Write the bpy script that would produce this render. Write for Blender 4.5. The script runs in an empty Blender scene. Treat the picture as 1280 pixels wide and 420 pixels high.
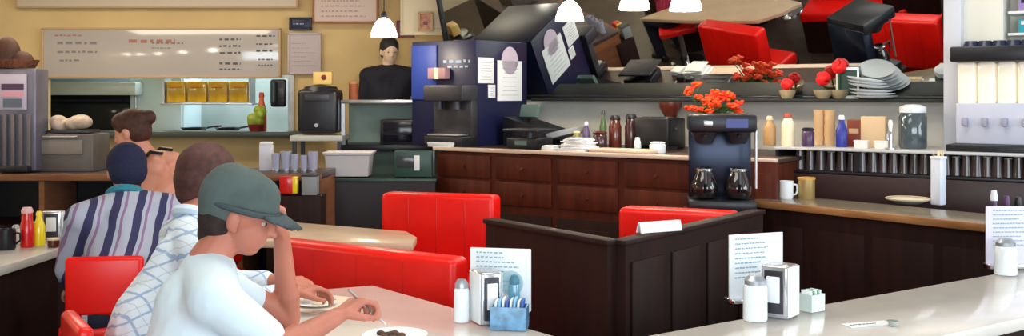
import bpy, bmesh, math, random
from mathutils import Vector, Matrix, Euler
random.seed(7)
SC = bpy.context.scene; COL = SC.collection
PI = math.pi
# ------------------------------------------------------------------ camera, light, exposure
F = 1300.0; HZ = 118.0; EYE = 1.52
cam_d = bpy.data.cameras.new('camera'); cam = bpy.data.objects.new('camera', cam_d); COL.objects.link(cam)
cam.location = (0, 0, EYE); cam.rotation_euler = (PI/2, 0, 0)
cam_d.sensor_width = 36.0; cam_d.lens = 36.0*F/1280.0
cam_d.shift_y = (HZ-210.0)/1280.0
cam_d.dof.use_dof = False
SC.camera = cam
vs = SC.view_settings
SC.display_settings.display_device = 'sRGB'
vs.view_transform = 'Standard'; vs.look = 'None'; vs.exposure = 0.3; vs.gamma = 1.0; vs.use_curve_mapping = False
w = bpy.data.worlds.new('world'); SC.world = w; w.use_nodes = True
w.node_tree.nodes['Background'].inputs[0].default_value = (.75, .87, 1, 1)
w.node_tree.nodes['Background'].inputs[1].default_value = 1.0

def area(name, loc, rot, sx, sy, power, col):
    l = bpy.data.lights.new(name, 'AREA'); l.shape = 'RECTANGLE'; l.size = sx; l.size_y = sy
    l.energy = power; l.color = col
    o = bpy.data.objects.new(name, l); o.location = loc; o.rotation_euler = rot; COL.objects.link(o)
    return o
area('window_daylight_rear', (.8, -2.35, 1.75), (math.radians(84), 0, 0), 6.4, 1.7, 205, (.84, .93, 1))
area('window_daylight_right', (5.75, 2.0, 1.75), (math.radians(84), 0, PI/2), 5.0, 1.7, 150, (.82, .92, 1))
area('added_fill_light_dining', (-.5, 3.6, 2.86), (0, 0, 0), 2.4, 1.2, 34, (1, .95, .86))  # added overhead fill for the dining side, no ceiling fixture behind it
area('added_fill_light_back', (-3.2, 7.6, 2.86), (0, 0, 0), 2.4, .8, 44, (1, .86, .66))  # invented warm fill lifting the left back area
area('added_fill_light_bar', (1.7, 5.4, 2.86), (0, 0, 0), 2.0, .5, 22, (1, .93, .84))  # extra fill above the bar side, not an actual panel
area('added_fill_light_kitchen', (-2.9, 10.9, 2.5), (0, 0, 0), 2.6, .5, 55, (.82, .95, 1))  # added cool fill brightening the kitchen interior, source unseen

# ------------------------------------------------------------------ helpers
def at(px, py, Y):
    return Vector(((px-640.0)/F*Y, Y, EYE-(py-HZ)/F*Y))
def onz(px, py, z):                                   # the point of height z seen at that pixel
    Y = (EYE-z)*F/(py-HZ); return Vector(((px-640.0)/F*Y, Y, z))
AW = Vector((.8192, -.5736, 0)); NW = Vector((-.5736, -.8192, 0)); OW = Vector((.07, 8.58, 0))
def W(s, d, z): return OW + AW*s + NW*d + Vector((0, 0, z))    # frame of the mirror wall
def sw(px, d):                                        # distance along that wall seen at column px
    k = (px-640.0)/F; a = OW + NW*d
    return (k*a.y-a.x)/(AW.x-k*AW.y)
RW = math.radians(-35)
A2 = Vector((.57, -.82, 0)).normalized(); B2 = Vector((.82, .57, 0)).normalized(); R2 = math.atan2(B2.y, B2.x)

MATS = {}
def mat(name, col, rough=.5, metal=0, spec=.5, emit=0, noise=0, nscale=8, trans=0, ior=1.45, col2=None, coat=0, bump=0):
    if name in MATS: return MATS[name]
    m = bpy.data.materials.new(name); m.use_nodes = True; nt = m.node_tree
    b = nt.nodes['Principled BSDF']
    b.inputs['Base Color'].default_value = (*col, 1); b.inputs['Roughness'].default_value = rough
    b.inputs['Metallic'].default_value = metal; b.inputs['Specular IOR Level'].default_value = spec
    b.inputs['Transmission Weight'].default_value = trans; b.inputs['IOR'].default_value = ior
    b.inputs['Coat Weight'].default_value = coat
    if emit:
        b.inputs['Emission Color'].default_value = (*col, 1); b.inputs['Emission Strength'].default_value = emit
    if noise or col2 or bump:
        tc = nt.nodes.new('ShaderNodeTexCoord'); n = nt.nodes.new('ShaderNodeTexNoise')
        n.inputs['Scale'].default_value = nscale; n.inputs['Detail'].default_value = 5
        nt.links.new(tc.outputs['Object'], n.inputs['Vector'])
        if noise or col2:
            r = nt.nodes.new('ShaderNodeValToRGB')
            c2 = col2 if col2 else tuple(c*(1-noise) for c in col)
            r.color_ramp.elements[0].position = .35; r.color_ramp.elements[1].position = .65
            r.color_ramp.elements[0].color = (*c2, 1); r.color_ramp.elements[1].color = (*col, 1)
            nt.links.new(n.outputs['Fac'], r.inputs[0]); nt.links.new(r.outputs[0], b.inputs['Base Color'])
        if bump:
            bp = nt.nodes.new('ShaderNodeBump'); bp.inputs['Strength'].default_value = bump
            nt.links.new(n.outputs['Fac'], bp.inputs['Height']); nt.links.new(bp.outputs[0], b.inputs['Normal'])
    MATS[name] = m; return m

def wood(name, c1, c2, rough=.35, scale=(1, 1, 14), ns=3.0, rot=0.0):
    if name in MATS: return MATS[name]
    m = bpy.data.materials.new(name); m.use_nodes = True; nt = m.node_tree; b = nt.nodes['Principled BSDF']
    tc = nt.nodes.new('ShaderNodeTexCoord'); mp = nt.nodes.new('ShaderNodeMapping'); mp.inputs['Scale'].default_value = scale
    mp.inputs['Rotation'].default_value = (0, 0, rot)
    n = nt.nodes.new('ShaderNodeTexNoise'); n.inputs['Scale'].default_value = ns; n.inputs['Detail'].default_value = 6
    r = nt.nodes.new('ShaderNodeValToRGB'); r.color_ramp.elements[0].color = (*c1, 1); r.color_ramp.elements[1].color = (*c2, 1)
    r.color_ramp.elements[0].position = .3; r.color_ramp.elements[1].position = .7
    L = nt.links; L.new(tc.outputs['Object'], mp.inputs[0]); L.new(mp.outputs[0], n.inputs['Vector']); L.new(n.outputs['Fac'], r.inputs[0])
    L.new(r.outputs[0], b.inputs['Base Color']); b.inputs['Roughness'].default_value = rough; b.inputs['Specular IOR Level'].default_value = .22
    MATS[name] = m; return m

def lines_mat(name, base, specs, rough=.85, rotz=0.0, tilt=0.0):
    """cloth with woven lines; specs = list of (axis, period, width, colour, offset)"""
    m = bpy.data.materials.new(name); m.use_nodes = True; nt = m.node_tree; b = nt.nodes['Principled BSDF']; L = nt.links
    tc = nt.nodes.new('ShaderNodeTexCoord'); mp = nt.nodes.new('ShaderNodeMapping'); mp.inputs['Rotation'].default_value = (0, tilt, rotz)
    L.new(tc.outputs['Object'], mp.inputs[0])
    nz = nt.nodes.new('ShaderNodeTexNoise'); nz.inputs['Scale'].default_value = 5
    L.new(mp.outputs[0], nz.inputs['Vector'])
    mixv = nt.nodes.new('ShaderNodeMixRGB'); mixv.blend_type = 'ADD'; mixv.inputs[0].default_value = .05
    L.new(mp.outputs[0], mixv.inputs[1]); L.new(nz.outputs['Color'], mixv.inputs[2])
    sp = nt.nodes.new('ShaderNodeSeparateXYZ'); L.new(mixv.outputs[0], sp.inputs[0])
    prev = nt.nodes.new('ShaderNodeRGB'); prev.outputs[0].default_value = (*base, 1); out = prev.outputs[0]
    for ax, per, wd, c, off in specs:
        a = nt.nodes.new('ShaderNodeMath'); a.operation = 'ADD'; a.inputs[1].default_value = off+100*per; L.new(sp.outputs[ax], a.inputs[0])
        mo = nt.nodes.new('ShaderNodeMath'); mo.operation = 'MODULO'; mo.inputs[1].default_value = per; L.new(a.outputs[0], mo.inputs[0])
        lt = nt.nodes.new('ShaderNodeMath'); lt.operation = 'LESS_THAN'; lt.inputs[1].default_value = wd; L.new(mo.outputs[0], lt.inputs[0])
        mx = nt.nodes.new('ShaderNodeMixRGB'); L.new(lt.outputs[0], mx.inputs[0]); L.new(out, mx.inputs[1]); mx.inputs[2].default_value = (*c, 1)
        out = mx.outputs[0]
    L.new(out, b.inputs['Base Color']); b.inputs['Roughness'].default_value = rough
    MATS[name] = m; return m

class MB:
    """collects shapes, then links them as ONE mesh object"""
    def __init__(s): s.bm = bmesh.new()
    def box(s, c, size, rz=0, bev=0, rot=None, seg=2):
        b = bmesh.new(); bmesh.ops.create_cube(b, size=1)
        bmesh.ops.scale(b, vec=size, verts=b.verts)
        if bev: bmesh.ops.bevel(b, geom=b.edges[:], offset=bev, segments=seg, affect='EDGES', profile=.5)
        M = Matrix.Translation(Vector(c)) @ ((rot.to_matrix().to_4x4()) if rot else Matrix.Rotation(rz, 4, 'Z'))
        bmesh.ops.transform(b, matrix=M, verts=b.verts); return s._add(b)
    def _add(s, b):
        me = bpy.data.meshes.new('tmp'); b.to_mesh(me); b.free(); s.bm.from_mesh(me); bpy.data.meshes.remove(me); return s
    def cyl(s, c, r, h, r2=None, seg=24, axis=None, bev=0):
        b = bmesh.new(); bmesh.ops.create_cone(b, cap_ends=True, segments=seg, radius1=r, radius2=r if r2 is None else r2, depth=h)
        if bev:
            ed = [e for e in b.edges if abs(e.verts[0].co.z-e.verts[1].co.z) < 1e-6 and len(e.link_faces) == 2]
            bmesh.ops.bevel(b, geom=ed, offset=bev, segments=2, affect='EDGES', profile=.5)
        M = Matrix.Translation(Vector(c))
        if axis is not None: M = M @ Vector((0, 0, 1)).rotation_difference(Vector(axis).normalized()).to_matrix().to_4x4()
        bmesh.ops.transform(b, matrix=M, verts=b.verts); return s._add(b)
    def lathe(s, c, prof, seg=28, rot=None):
        b = bmesh.new(); rings = []
        for r, z in prof:
            if r < 1e-5: rings.append([b.verts.new((0, 0, z))])
            else: rings.append([b.verts.new((r*math.cos(2*PI*i/seg), r*math.sin(2*PI*i/seg), z)) for i in range(seg)])
        for A, B in zip(rings, rings[1:]):
            for i in range(seg):
                j = (i+1) % seg
                if len(A) == 1 and len(B) == 1: continue
                if len(A) == 1: b.faces.new((A[0], B[i], B[j]))
                elif len(B) == 1: b.faces.new((A[i], A[j], B[0]))
                else: b.faces.new((A[i], A[j], B[j], B[i]))
        bmesh.ops.recalc_face_normals(b, faces=b.faces)
        M = Matrix.Translation(Vector(c))
        if rot is not None: M = M @ rot.to_matrix().to_4x4()
        bmesh.ops.transform(b, matrix=M, verts=b.verts); return s._add(b)
    def tube(s, pts, r, seg=10, r2=None):
        pts = [Vector(p) for p in pts]; b = bmesh.new(); rings = []; n = len(pts)
        for i, p in enumerate(pts):
            t = (pts[min(i+1, n-1)]-pts[max(i-1, 0)]).normalized()
            u = t.orthogonal().normalized() if i == 0 else (u-t*u.dot(t)).normalized()
            v = t.cross(u); rr = r if r2 is None else r+(r2-r)*i/(n-1)
            rings.append([b.verts.new(p+u*rr*math.cos(2*PI*k/seg)+v*rr*math.sin(2*PI*k/seg)) for k in range(seg)])
        for A, B in zip(rings, rings[1:]):
            for k in range(seg): b.faces.new((A[k], A[(k+1) % seg], B[(k+1) % seg], B[k]))
        b.faces.new(rings[0][::-1]); b.faces.new(rings[-1])
        bmesh.ops.recalc_face_normals(b, faces=b.faces)
        return s._add(b)
    def prism(s, poly, z0, z1, bev=0):
        b = bmesh.new(); vs_ = [b.verts.new((p[0], p[1], z0)) for p in poly]; f = b.faces.new(vs_)
        r = bmesh.ops.extrude_face_region(b, geom=[f]); bmesh.ops.translate(b, vec=(0, 0, z1-z0), verts=[v for v in r['geom'] if isinstance(v, bmesh.types.BMVert)])
        bmesh.ops.recalc_face_normals(b, faces=b.faces)
        if bev: bmesh.ops.bevel(b, geom=b.edges[:], offset=bev, segments=2, affect='EDGES', profile=.5)
        return s._add(b)
    def ell(s, c, r, rot=None, u=20, v=14, cut=None):
        b = bmesh.new(); bmesh.ops.create_uvsphere(b, u_segments=u, v_segments=v, radius=1)
        bmesh.ops.scale(b, vec=r, verts=b.verts)
        if cut is not None:
            bmesh.ops.bisect_plane(b, geom=b.verts[:]+b.edges[:]+b.faces[:], plane_co=(0, 0, cut), plane_no=(0, 0, -1), clear_outer=True)
            bmesh.ops.holes_fill(b, edges=b.edges[:])
        M = Matrix.Translation(Vector(c))
        if rot is not None: M = M @ rot.to_4x4()
        bmesh.ops.transform(b, matrix=M, verts=b.verts); return s._add(b)
    def cap(s, p0, r0, p1, r1, seg=14):
        p0 = Vector(p0); p1 = Vector(p1)
        s.ell(p0, (r0,)*3, u=seg, v=10); s.ell(p1, (r1,)*3, u=seg, v=10)
        if (p1-p0).length > 1e-4: s.cyl((p0+p1)/2, r0, (p1-p0).length, r1, seg=seg, axis=p1-p0)
        return s
    def xf(s, M): bmesh.ops.transform(s.bm, matrix=M, verts=s.bm.verts); return s
    def build(s, name, m, parent=None, smooth=True, voxel=0, relax=0):
        me = bpy.data.meshes.new(name); s.bm.to_mesh(me); s.bm.free()
        if voxel:
            t = bpy.data.objects.new('t', me); COL.objects.link(t)
            r = t.modifiers.new('r', 'REMESH'); r.mode = 'VOXEL'; r.voxel_size = voxel; r.use_smooth_shade = True
            if relax: q = t.modifiers.new('s', 'SMOOTH'); q.factor = .5; q.iterations = relax
            dg = bpy.context.evaluated_depsgraph_get(); me2 = bpy.data.meshes.new_from_object(t.evaluated_get(dg))
            bpy.data.objects.remove(t); bpy.data.meshes.remove(me); me = me2; me.name = name
        me.materials.clear(); me.materials.append(m)
        if smooth:
            for p in me.polygons: p.use_smooth = True
            if not voxel:
                try: me.set_sharp_from_angle(angle=math.radians(38))
                except Exception: pass
        o = bpy.data.objects.new(name, me); COL.objects.link(o)
        if parent is not None:
            o.parent = parent
            pw = Vector((0, 0, 0)); q = parent
            Mx = Matrix.Identity(4)
            while q is not None: Mx = q.matrix_parent_inverse @ Matrix.LocRotScale(q.location, q.rotation_euler, q.scale) @ Mx; q = q.parent
            if o.get('_w') is None and getattr(s, 'world', True): o.matrix_parent_inverse = Mx.inverted()
        return o

def tag(o, label, cat, group=None, kind=None):
    o['label'] = label; o['category'] = cat
    if group: o['group'] = group
    if kind: o['kind'] = kind
    return o
def struct(o): o['kind'] = 'structure'; return o
def thing(name, label, cat, loc=(0, 0, 0), rz=0, group=None):
    o = bpy.data.objects.new(name, None); o.empty_display_size = .05; COL.objects.link(o)
    o.location = loc; o.rotation_euler = (0, 0, rz); return tag(o, label, cat, group)
def local(o):                                         # the mesh was built in its thing's own frame
    o.matrix_parent_inverse = Matrix.Identity(4); return o
def dup(root, loc, rz=None, label=None, sc=None):
    r = root.copy(); COL.objects.link(r); r.location = loc
    if rz is not None: r.rotation_euler = (0, 0, rz)
    if sc is not None: r.scale = sc if hasattr(sc, '__len__') else (sc,)*3
    if label: r['label'] = label
    for ch in list(root.children):
        c = ch.copy(); COL.objects.link(c); c.parent = r; c.matrix_parent_inverse = ch.matrix_parent_inverse.copy()
        for g in list(ch.children):
            d = g.copy(); COL.objects.link(d); d.parent = c; d.matrix_parent_inverse = g.matrix_parent_inverse.copy()
    return r

# ------------------------------------------------------------------ materials
YEL = mat('yellow_wall_paint', (.74, .53, .24), .8, noise=.12, nscale=2)
CREAM = mat('cream_paint', (.72, .62, .42), .7, noise=.06, nscale=3)
WHITEW = mat('white_tile_wall', (.74, .72, .66), .35, noise=.06, nscale=5)
CEIL = mat('ceiling_paint', (.62, .60, .55), .9, noise=.05, nscale=3)
FLOOR = mat('floor_tile', (.085, .055, .045), .35, noise=.35, nscale=4)
RED = mat('red_vinyl', (.92, .010, .006), .32, spec=.5, noise=.12, nscale=6)
REDD = mat('dark_red_vinyl', (.16, .012, .012), .4)
DWOOD = wood('dark_wood', (.013, .004, .003), (.026, .007, .005), .6, (6, 6, .6), 4)
RWOOD = wood('red_brown_wood', (.060, .011, .005), (.115, .022, .009), .5, (5, 5, .5), 4)
TWOOD = wood('tan_wood', (.24, .10, .035), (.42, .20, .08), .35, (1, 1, 8), 4)
LAM = mat('pale_laminate', (.82, .77, .71), .18, noise=.06, nscale=7, coat=.3)
TABLE = mat('booth_laminate', (.70, .52, .36), .25, noise=.08, nscale=7)
WHITE = mat('white_plastic', (.80, .84, .88), .4)
PAPER = mat('white_paper', (.80, .82, .84), .8)
CREAMP = mat('cream_plastic', (.78, .64, .42), .45)
BLACK = mat('black_plastic', (.010, .010, .014), .35)
NAVY = mat('navy_paint', (.008, .010, .055), .4, noise=.3, nscale=4)
BLUE = mat('blue_panel', (.015, .04, .26), .5)
STEEL = mat('brushed_steel', (.55, .56, .58), .32, metal=.9, noise=.15, nscale=14)
DSTEEL = mat('dull_steel', (.07, .07, .085), .45, metal=.6, noise=.3, nscale=9)
CHROME = mat('chrome', (.8, .82, .85), .12, metal=1)
GREEN = mat('green_grey_steel', (.22, .29, .25), .45, metal=.2, noise=.2, nscale=3)
GLASS = mat('clear_glass', (.9, .95, 1), .03, trans=.9)
FROST = mat('glass_with_sugar', (.80, .86, .90), .2, coat=.6)
INK = mat('grey_ink', (.10, .10, .12), .8)
REDINK = mat('red_ink', (.45, .09, .06), .8)
BLUEINK = mat('blue_ink', (.10, .25, .48), .8)
GOLD = mat('gold_tin', (.42, .30, .12), .35, metal=.4)
KETCH = mat('ketchup_red', (.62, .01, .01), .25, coat=.4)
MUST = mat('mustard_yellow', (.86, .66, .01), .25, coat=.4)
GLOW = mat('lamp_glass_lit', (1, .93, .82), .4, emit=7.0)
TAN = mat('tan_card', (.55, .36, .20), .7)
BROWN = mat('brown_glass', (.10, .020, .012), .2, coat=.5)
BLUEP = mat('blue_plastic', (.03, .04, .30), .3)
SKIN = mat('skin_ruddy', (.54, .19, .125), .5, noise=.12, nscale=10)
SKIN2 = mat('skin_pink', (.66, .29, .20), .5, noise=.10, nscale=10)

# ------------------------------------------------------------------ room shell
struct(MB().box((0, 4.5, -.05), (13.2, 15.4, .1)).build('floor', FLOOR))
struct(MB().box((0, 4.5, 2.95), (13.2, 15.4, .1)).build('ceiling', CEIL))
# back wall with the kitchen pass-through cut in it
YB = 9.5; OX0 = at(56, 0, YB).x; OX1 = at(362, 0, YB).x; OZ0 = at(0, 164, YB).z; OZ1 = at(0, 98, YB).z
wx1 = W(-.5, 0, 0).x+.12
b = MB()
b.box(((-6.5+OX0)/2, YB+.06, 1.45), (OX0+6.5, .12, 2.9)); b.box(((OX1+wx1)/2, YB+.06, 1.45), (wx1-OX1, .12, 2.9))
b.box(((OX0+OX1)/2, YB+.06, OZ0/2), (OX1-OX0, .12, OZ0)); b.box(((OX0+OX1)/2, YB+.06, (OZ1+2.9)/2), (OX1-OX0, .12, 2.9-OZ1))
struct(b.build('wall_back', YEL, smooth=False))
# mirror wall, its tiled splash and the short return to the back wall
p0 = W(-.5, 0, 0); struct(MB().box((p0.x+.06, (p0.y+YB)/2+.03, 1.45), (.12, YB-p0.y+.1, 2.9)).build('wall_return', YEL))
wc = W(2.9, -.06, 1.45); struct(MB().box(wc, (6.8, .12, 2.9), rz=RW).build('wall_mirror', WHITEW))
struct(MB().box((-6.5, 4.5, 1.45), (.12, 15, 2.9)).build('wall_left', CREAM))
b = MB(); b.box((6.0, 4.5, .42), (.12, 15, .85)); b.box((6.0, 4.5, 2.78), (.12, 15, .3)); b.box((6.0, -1.7, 1.7), (.12, 2.4, 1.8)); b.box((6.0, 8.3, 1.7), (.12, 7.5, 1.8))
struct(b.build('wall_right', CREAM, smooth=False))
b = MB(); b.box((0, -2.7, .42), (13, .12, .85)); b.box((0, -2.7, 2.78), (13, .12, .3)); b.box((-4.5, -2.7, 1.7), (4, .12, 1.8)); b.box((5.3, -2.7, 1.7), (1.6, .12, 1.8))
struct(b.build('wall_rear', CREAM, smooth=False))
for n, (c, sx, sy) in enumerate([((1.0, -2.7, 1.75), 7, .1), ((6.0, 2.0, 1.75), .1, 5.1)]):
    b = MB(); L = max(sx, sy)
    for k in range(5):
        off = -L/2+L*k/4
        b.box((c[0]+(off if sx > sy else 0), c[1]+(0 if sx > sy else off), c[2]), (.05, .05, 1.8))
    for z in (.87, 2.62): b.box((c[0], c[1], z), (max(sx, .05), max(sy, .05), .05))
    struct(b.build('window_%d' % (n+1), mat('window_frame_paint', (.6, .6, .6), .5)))
# kitchen behind the pass-through
b = MB(); b.box((-2.6, 11.6, 1.45), (6.5, .1, 2.9)); b.box((-5.85, 10.6, 1.45), (.1, 2, 2.9)); b.box((.6, 10.6, 1.45), (.1, 2, 2.9))
struct(b.build('wall_kitchen', mat('kitchen_wall', (.42, .50, .48), .5, noise=.3, nscale=1.5), smooth=False))
b = MB(); b.box(((OX0+OX1)/2+.1, YB-.08, OZ0-.02), (OX1-OX0+.35, .34, .05), bev=.006)
struct(b.build('window_3', mat('dark_ledge', (.05, .06, .05), .35)))
b = MB(); b.box(((OX0+OX1)/2, YB-.02, OZ1+.012), (OX1-OX0+.1, .05, .03)); b.box((OX1+.02, YB-.02, (OZ0+OZ1)/2), (.05, .05, OZ1-OZ0)); b.box((OX0-.02, YB-.02, (OZ0+OZ1)/2), (.05, .05, OZ1-OZ0))
struct(b.build('trim_1', STEEL))

# ------------------------------------------------------------------ mirror wall: mirror, ledge, counter
def writing(rows, width, h, seed=0, fill=.6, wd=(.2, .6)):
    """rows of word-like dashes in the XZ plane, facing -Y"""
    rnd = random.Random(seed); b = MB()
    for (x0, z, ln, th) in rows:
        x = x0
        while x < x0+ln:
            l = rnd.uniform(*wd)*th*6
            l = min(l, x0+ln-x); b.box((x+l/2, 0, z+rnd.uniform(-.1, .1)*th), (l*.85, .002, th)); x += l+th*.8
    return b
MT = math.radians(16)
s0, s1 = sw(570, .02), sw(1190, .02)
mz = 1.50; mh = 1.05
root = thing('framed_mirror', 'large framed mirror leaning out over the back counter, reflecting red booths', 'mirror', W((s0+s1)/2, 0, mz), RW)
def mxf(y, z): return (0, -y*math.cos(MT)-z*math.sin(MT), z*math.cos(MT)-y*math.sin(MT))
rotM = Euler((MT, 0, 0))
Lm = s1-s0
def mbox(cx, y, cz, size, bev=0):
    b = MB(); q = mxf(y, cz); b.box((cx, q[1], q[2]), size, rot=rotM, bev=bev); return b
b = mbox(0, .012, mh/2, (Lm-.04, .012, mh-.04)); local(b.build('mirror_glass', mat('mirror_silver', (.66, .70, .70), .015, metal=1), root, smooth=False))
b = MB()
for cx, cz, sx, sz in ((0, 0, Lm, .03), (0, mh, Lm, .03), (-Lm/2, mh/2, .035, mh), (Lm/2, mh/2, .05, mh)):
    q = mxf(.02, cz); b.box((cx, q[1], q[2]), (sx, .035, sz), rot=rotM, bev=.004)
local(b.build('mirror_frame', BLACK, root))
# ledge under the mirror
sl0, sl1 = sw(676, .1), sw(1186, .1)
o = MB().box(W((sl0+sl1)/2, .12, 1.479), (sl1-sl0, .24, .022), rz=RW, bev=.004).build('mirror_ledge', mat('dark_green_ledge', (.010, .012, .010), .6))
tag(o, 'long dark ledge running along the foot of the big mirror', 'shelf')
# counter along the wall: top, red brown wood front with drawers
CT = 1.13; CD = 1.10; CB = 1.19; BD = .74
sc0, sc1 = sw(543, CD), sw(966, CD)
root = thing('back_counter', 'red-brown wooden back counter with drawers below the mirror', 'counter', W((sc0+sc1)/2, 0, 0), RW)
Lc = sc1-sc0
local(MB().box((0, -CD/2-.0, CT/2-.01), (Lc, CD-.06, CT-.04)).build('body', RWOOD, root))
local(MB().box((0, -CD/2+.025, CT-.012), (Lc+.03, CD-.05, .026), bev=.004).build('worktop', mat('dark_worktop', (.05, .028, .022), .4), root))
local(MB().box((0, -CD+.025, CT-.010), (Lc+.03, .06, .028), bev=.006).build('front_nosing', mat('counter_cream', (.66, .50, .40), .25), root))
n = 5
for k in range(n):
    x = -Lc/2+Lc*(k+.5)/n
    for zc, hh in ((CT-.13, .16), (CT-.31, .16)):
        d = local(MB().box((x, -CD+.025, zc), (Lc/n-.05, .02, hh), bev=.004).build('drawer', RWOOD, root))
        h = local(MB().cyl((x, -CD+.006, zc), .012, .025, axis=(0, 1, 0), seg=12).build('knob', BROWN, d))
    d = local(MB().box((x, -CD+.025, .38), (Lc/n-.05, .02, .6), bev=.004).box((x, -CD+.013, .38), (Lc/n-.17, .008, .46), bev=.003).build('door', DWOOD, root))
    local(MB().cyl((x+Lc/n/2-.08, -CD+.006, .5), .012, .025, axis=(0, 1, 0), seg=12).build('knob', BROWN, d))
# bar shelf to the right
sb0, sb1 = sw(968, BD), sw(1300, BD)
root = thing('bar_shelf_unit', 'dark open-fronted bar unit holding a row of tumblers', 'bar unit', W((sb0+sb1)/2, 0, 0), RW)
Lb = sb1-sb0
local(MB().box((0, -BD/2-.03, CB-.008), (Lb, BD-.06, .016), bev=.004).build('worktop', mat('bar_top_grey', (.55, .56, .56), .3), root))
local(MB().box((0, -BD/2, .40), (Lb, BD-.1, .8)).build('cabinet', DWOOD, root))
local(MB().box((0, -BD+.24, 1.04), (Lb, .48, .016), bev=.003).build('glass_shelf', BLACK, root))
local(MB().box((0, -BD+.02, .91), (Lb, .04, .24), bev=.004).build('apron', mat('dark_plum_panel', (.035, .016, .016), .4), root))
b = MB()
for k in range(4): b.box((-Lb/2+Lb*k/3*.98+.01, -BD+.25, 1.11), (.02, .46, .12))
local(b.build('divider', BLACK, root))
local(MB().box((0, -BD+.48, 1.11), (Lb, .02, .12)).build('back_panel', BLACK, root))

# tumblers on the bar shelf
def tumbler():
    r = thing('tumbler', 'x', 'glass', (0, 0, 0), 0, 'tumblers on the bar shelf')
    local(MB().lathe((0, 0, 0), [(0, 0), (.036, 0), (.030, .06), (.026, .12), (.023, .118), (.02, .1), (0, .1)][:4]+[(0, .12)], 18).build('glass_body', mat('smoky_glass', (.07, .045, .045), .2, coat=.3), r))
    local(MB().lathe((0, 0, .122), [(.012, 0), (.026, .0), (.027, .006), (.012, .006), (0, .006)], 18).build('base_ring', mat('pale_glass_base', (.42, .44, .36), .2, coat=.5), r))
    return r
tm = tumbler(); first = True; k = 0
for px in range(1000, 1282, 13):
    s = sw(px, BD-.12); p = W(s, BD-.12, 1.049)
    lab = 'smoky upturned tumbler on the open bar shelf'
    if first: tm.location = p; tm['label'] = lab; first = False
    else: dup(tm, p, 0, lab, .95+.09*((k*7) % 5-2)/2)
    k += 1

# ------------------------------------------------------------------ navy cabinet with certificates
def side(s, d, z): return W(s, d, z)
sn0, sn1 = sw(515, .85), sw(595, .85)
zt = 1.93
root = thing('navy_cabinet', 'tall navy blue cabinet standing on the back counter with papers on its side', 'cabinet', W((sn0+sn1)/2, 0, CT), RW)
Ln = sn1-sn0
local(MB().box((0, -.51, (zt-CT)/2), (Ln, .68, zt-CT), bev=.006).build('body', NAVY, root))
local(MB().box((-Ln/2+.13, -.856, .56), (.25, .014, .42), bev=.003).build('door', BLUE, root))
b = writing([(-.10, .60, .26, .022), (-.06, .56, .2, .014)], 0, 0, 3).xf(Matrix.Translation((.1, -.853, .04)))
local(b.build('lettering', mat('pale_blue_letters', (.35, .45, .62), .6), root))
def paper_on_side(px, y0, y1, width, d, name, label, ht=None):
    xx = Ln/2
    p = W(sn1, d, 0); z1 = EYE-(y0-HZ)/F*p.y; z0 = EYE-(y1-HZ)/F*p.y
    t = thing(name, label, 'paper', W(sn1, d, z0)+AW*.006, RW)
    local(MB().box((0, 0, (z1-z0)/2), (.006, width, z1-z0), bev=.001).build('sheet', PAPER, t))
    if name == 'certificate':
        b = MB(); b.cyl((0, 0, z1-z0), width*.33, .006, axis=(1, 0, 0), seg=30); local(b.build('rounded_header', mat('lilac_paper', (.60, .50, .62), .7), t))
    b = MB()
    for k in range(7): b.box((.004, 0, (z1-z0)*(.14+.11*k)), (.002, width*(.7-.1*(k % 3)), .004))
    local(b.build('printed_lines', mat('pale_ink', (.42, .45, .52), .8), t))
paper_on_side(635, 76, 126, .33, .42, 'certificate', 'large white certificate with rounded lilac header on the navy cabinet')
paper_on_side(605, 72, 104, .20, .735, 'notice_sheet', 'small white notice with green print on the navy cabinet')
paper_on_side(610, 106, 122, .09, .66, 'paper_note', 'tiny pinkish note stuck below the notice on the navy cabinet')

# boxes on the front of the cabinet / blue board beside
t = thing('product_box', 'small pinkish and cream box hanging on the navy cabinet front', 'box', W(sw(550, .87), .885, 1.64), RW)
local(MB().box((0, 0, .04), (.17, .06, .085), bev=.003).build('carton', mat('dusty_pink_card', (.32, .18, .20), .7), t))
local(MB().box((.0, -.032, .04), (.04, .004, .085)).build('label_strip', CREAMP, t))

# espresso machine in front of the cabinet
t = thing('coffee_machine', 'dark grey coffee machine in front of the navy cabinet on the counter', 'coffee machine', W(sw(563, .98), .98, CT), RW)
local(MB().box((0, 0, .04), (.36, .20, .08), bev=.01).build('base', BLACK, t))
local(MB().box((0, .06, .24), (.36, .08, .34), bev=.01).build('column', DSTEEL, t))
local(MB().box((0, 0, .40), (.37, .20, .12), bev=.015).build('head', DSTEEL, t))
for q_ in (-.08, .08): local(MB().cyl((q_, -.03, .31), .03, .06).build('spout', DSTEEL, t))
local(MB().box((0, -.03, .09), (.30, .12, .012), bev=.002).build('drip_tray', STEEL, t))

# ------------------------------------------------------------------ small goods on the counter (built in place)
def goods(name, label, cat, px, d, z, rz=RW, group=None):
    if px > 957 and z == CT: d *= .64; z = CB
    return thing(name, label, cat, W(sw(px, d), d, z), rz, group)
# pale cloth / tray pieces on the left of the counter
t = goods('paper_stack', 'low stack of white papers beside the coffee machine at the counter end', 'papers', 573, 1.0, CT)
b = MB()
for k in range(5): b.box((.004*(k % 2), .003*(k % 3), .004+.007*k), (.24, .12, .006), rz=.05*(k-2))
local(b.build('sheets', PAPER, t)); t.location = W(sw(556, 1.035), 1.035, CT+.001); t['label'] = 'low stack of white papers at the left end of the red-brown counter'
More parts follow.
